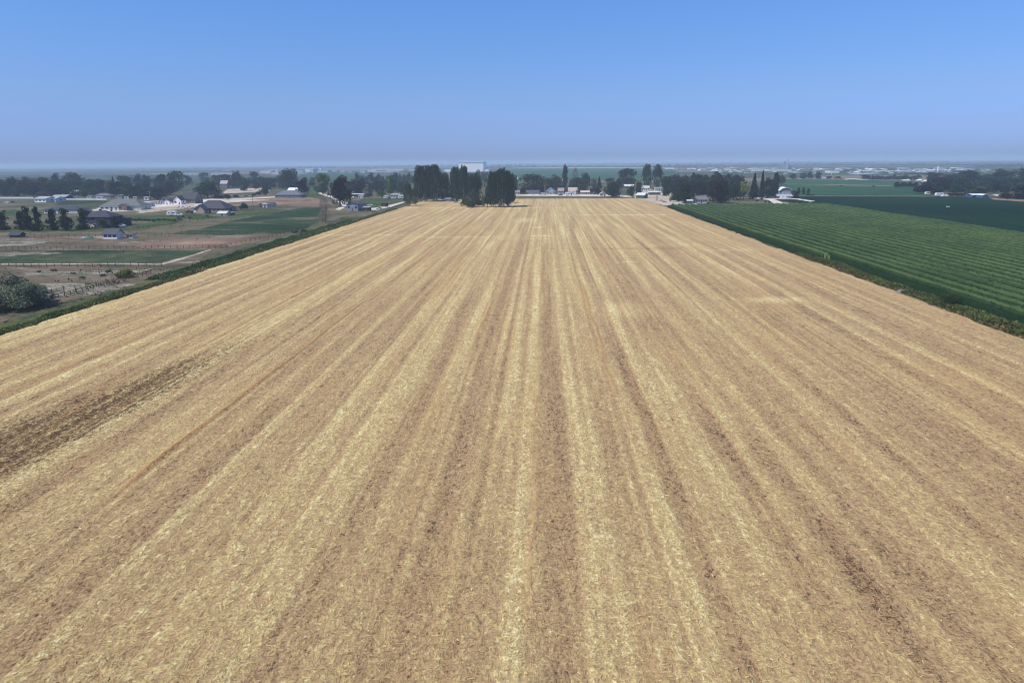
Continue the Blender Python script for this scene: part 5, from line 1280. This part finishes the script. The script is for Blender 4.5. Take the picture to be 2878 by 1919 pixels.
# ------------------------------------------------------------------ utility poles
def pole(k, cx, by, ty, label, c=(.10, .08, .07)):
    p, m_ = cat_(k, cx, by); h = max(7, (by - ty) / 4.9 * m_)
    root = empty('utility_pole', (p.x, p.y, 0)); tag(root, label, 'pole')
    MB().tube((0, 0, -.2), (0, 0, h), .17, .11, 8).build('mast', paint(c, .9), root)
    arm = MB().box(-1.2, 1.2, -.07, .07, h - .75, h - .6).build('crossarm', paint(c, .9), root)
    for x_ in (-1.05, -.4, .4, 1.05): MB().tube((x_, 0, h - .6), (x_, 0, h - .4), .05, .04, 6).build('insulator', paint((.4, .4, .42)), arm)
for (k, cx, by, ty, lb, c) in [(1, 62, 600, 478, 'grey utility pole at the far left edge of the belt', (.25, .24, .23)), (1, 852, 585, 482, 'utility pole behind the dark walled barn', (.2, .17, .14)), (2, 1532, 790, 590, 'utility pole right of the egg shaped tree', (.12, .1, .09)),
                               (2, 108, 655, 530, 'pale utility pole behind the new white house', (.4, .4, .4)), (2, 1390, 642, 575, 'short pole on the pale bare field', (.3, .28, .26)), (3, 975, 560, 470, 'white pole before the dark trees above the brown roof', (.6, .6, .6)),
                               (4, 1632, 582, 415, 'taller utility pole left of the blue grey gabled house', (.22, .2, .17)), (4, 1618, 582, 440, 'second utility pole just left of the taller one', (.22, .2, .17)), (4, 1915, 596, 470, 'utility pole behind the box trailer', (.3, .28, .26)), (6, 1545, 592, 450, 'thin pole at the near edge of the light green field', (.12, .1, .09)),
                               (3, 1825, 590, 470, 'pole at the left flank of the poplar block', (.2, .18, .16)), (6, 425, 380, 300, 'hazy pole above the grove', (.4, .42, .45))]:
    pole(k, cx, by, ty, lb, c)


# ------------------------------------------------------------------ fences
POSTM = MB().box(-.07, .07, -.07, .07, -.1, 1.35).mesh('post', paint((.13, .085, .06), .9))


def fence(a, b, n, label, rails=(.45, .85, 1.22), c=(.14, .09, .065), h=1.0, name='fence', thick=.05):
    A_, B_ = at(*a)[0], at(*b)[0]; d = B_ - A_; Lf = d.length; rz = math.atan2(d.y, d.x)
    root = empty(name, A_, rz); tag(root, label, 'fence')
    rb = random.Random(n)
    for i in range(n + 1):
        o = link('post', POSTM, root); o.location = (Lf * i / n, 0, .08); o.rotation_euler = (rb.uniform(-.03, .03), rb.uniform(-.03, .03), 0); o.scale = (1, 1, h * rb.uniform(.93, 1.07))
    for z in rails:
        m = MB()
        for i in range(n): m.box(Lf * i / n, Lf * (i + 1) / n - .02, -.02 - thick, -.08 - thick * .2, .08 + h * z - thick + rb.uniform(-.02, .02), .08 + h * z + thick)
        m.build('rail', paint(c, .9), root)
fence((-60, 752), (455, 750), 24, 'brown wooden rail fence along the near side of the grey green pasture')
fence((0, 703), (640, 697), 36, 'brown wooden rail fence along the far side of the grey green pasture')
fence((60, 670), (800, 657), 40, 'thin post fence behind the sheds, running to the ditch', rails=(.6, 1.1), thick=.03)
fence((10, 880), (425, 771), 26, 'rail fence along the ditch beside the stubble, nearest the camera', rails=(.5, .9, 1.2))
fence((590, 702), (800, 660), 16, 'post fence beside the ditch, farther along', rails=(.7, 1.15), thick=.03)
fence((115, 844), (300, 801), 6, 'thin wire fence with tall posts inside the near paddock', rails=(.5, 1.0), thick=.012, h=1.3)
fence((545, 622), (660, 606), 12, 'dark pasture fence below the brick house', rails=(.5, 1.0), thick=.03)
fence((360, 648), (545, 622), 14, 'dark pasture fence right of the blue house', rails=(.5, 1.0), thick=.03)


def panel_fence(a, b, label, c, h=1.8):
    A_, B_ = at(*a)[0], at(*b)[0]; d = B_ - A_; Lf = d.length; root = empty('panel_fence', A_, math.atan2(d.y, d.x)); tag(root, label, 'fence')
    n = max(2, int(Lf / 6))
    MB().box(0, Lf, -.04, .04, .1, h).build('panel', paint(c), root)
    for i in range(n + 1): MB().box(Lf * i / n - .09, Lf * i / n + .09, -.1, -.045, 0, h + .1).build('post', paint(c), root)
panel_fence((-30, 559), (94, 559), 'long white fence under the dark belt at the left edge', (.72, .72, .72))
panel_fence((180, 562), (300, 563), 'white fence beyond the barn and the green strip', (.62, .62, .6), 1.4)

# ------------------------------------------------------------------ haze over the plain
hz = NT('haze'); nt = hz.t
for nd in list(nt.nodes): nt.nodes.remove(nd)
ho = nt.nodes.new('ShaderNodeOutputMaterial'); hv = nt.nodes.new('ShaderNodeVolumePrincipled')
hv.inputs['Color'].default_value = (.61, .78, 1.0, 1); hv.inputs['Density'].default_value = 0.00018; hv.inputs['Anisotropy'].default_value = 0.0
nt.links.new(hv.outputs[0], ho.inputs['Volume'])
hb = MB(); hb.box(-R - 10, R + 10, -420, R + 10, -1, 62)
tag(hb.build('haze', hz.m), 'pale blue summer haze lying over the plain', None, None, 'stuff')
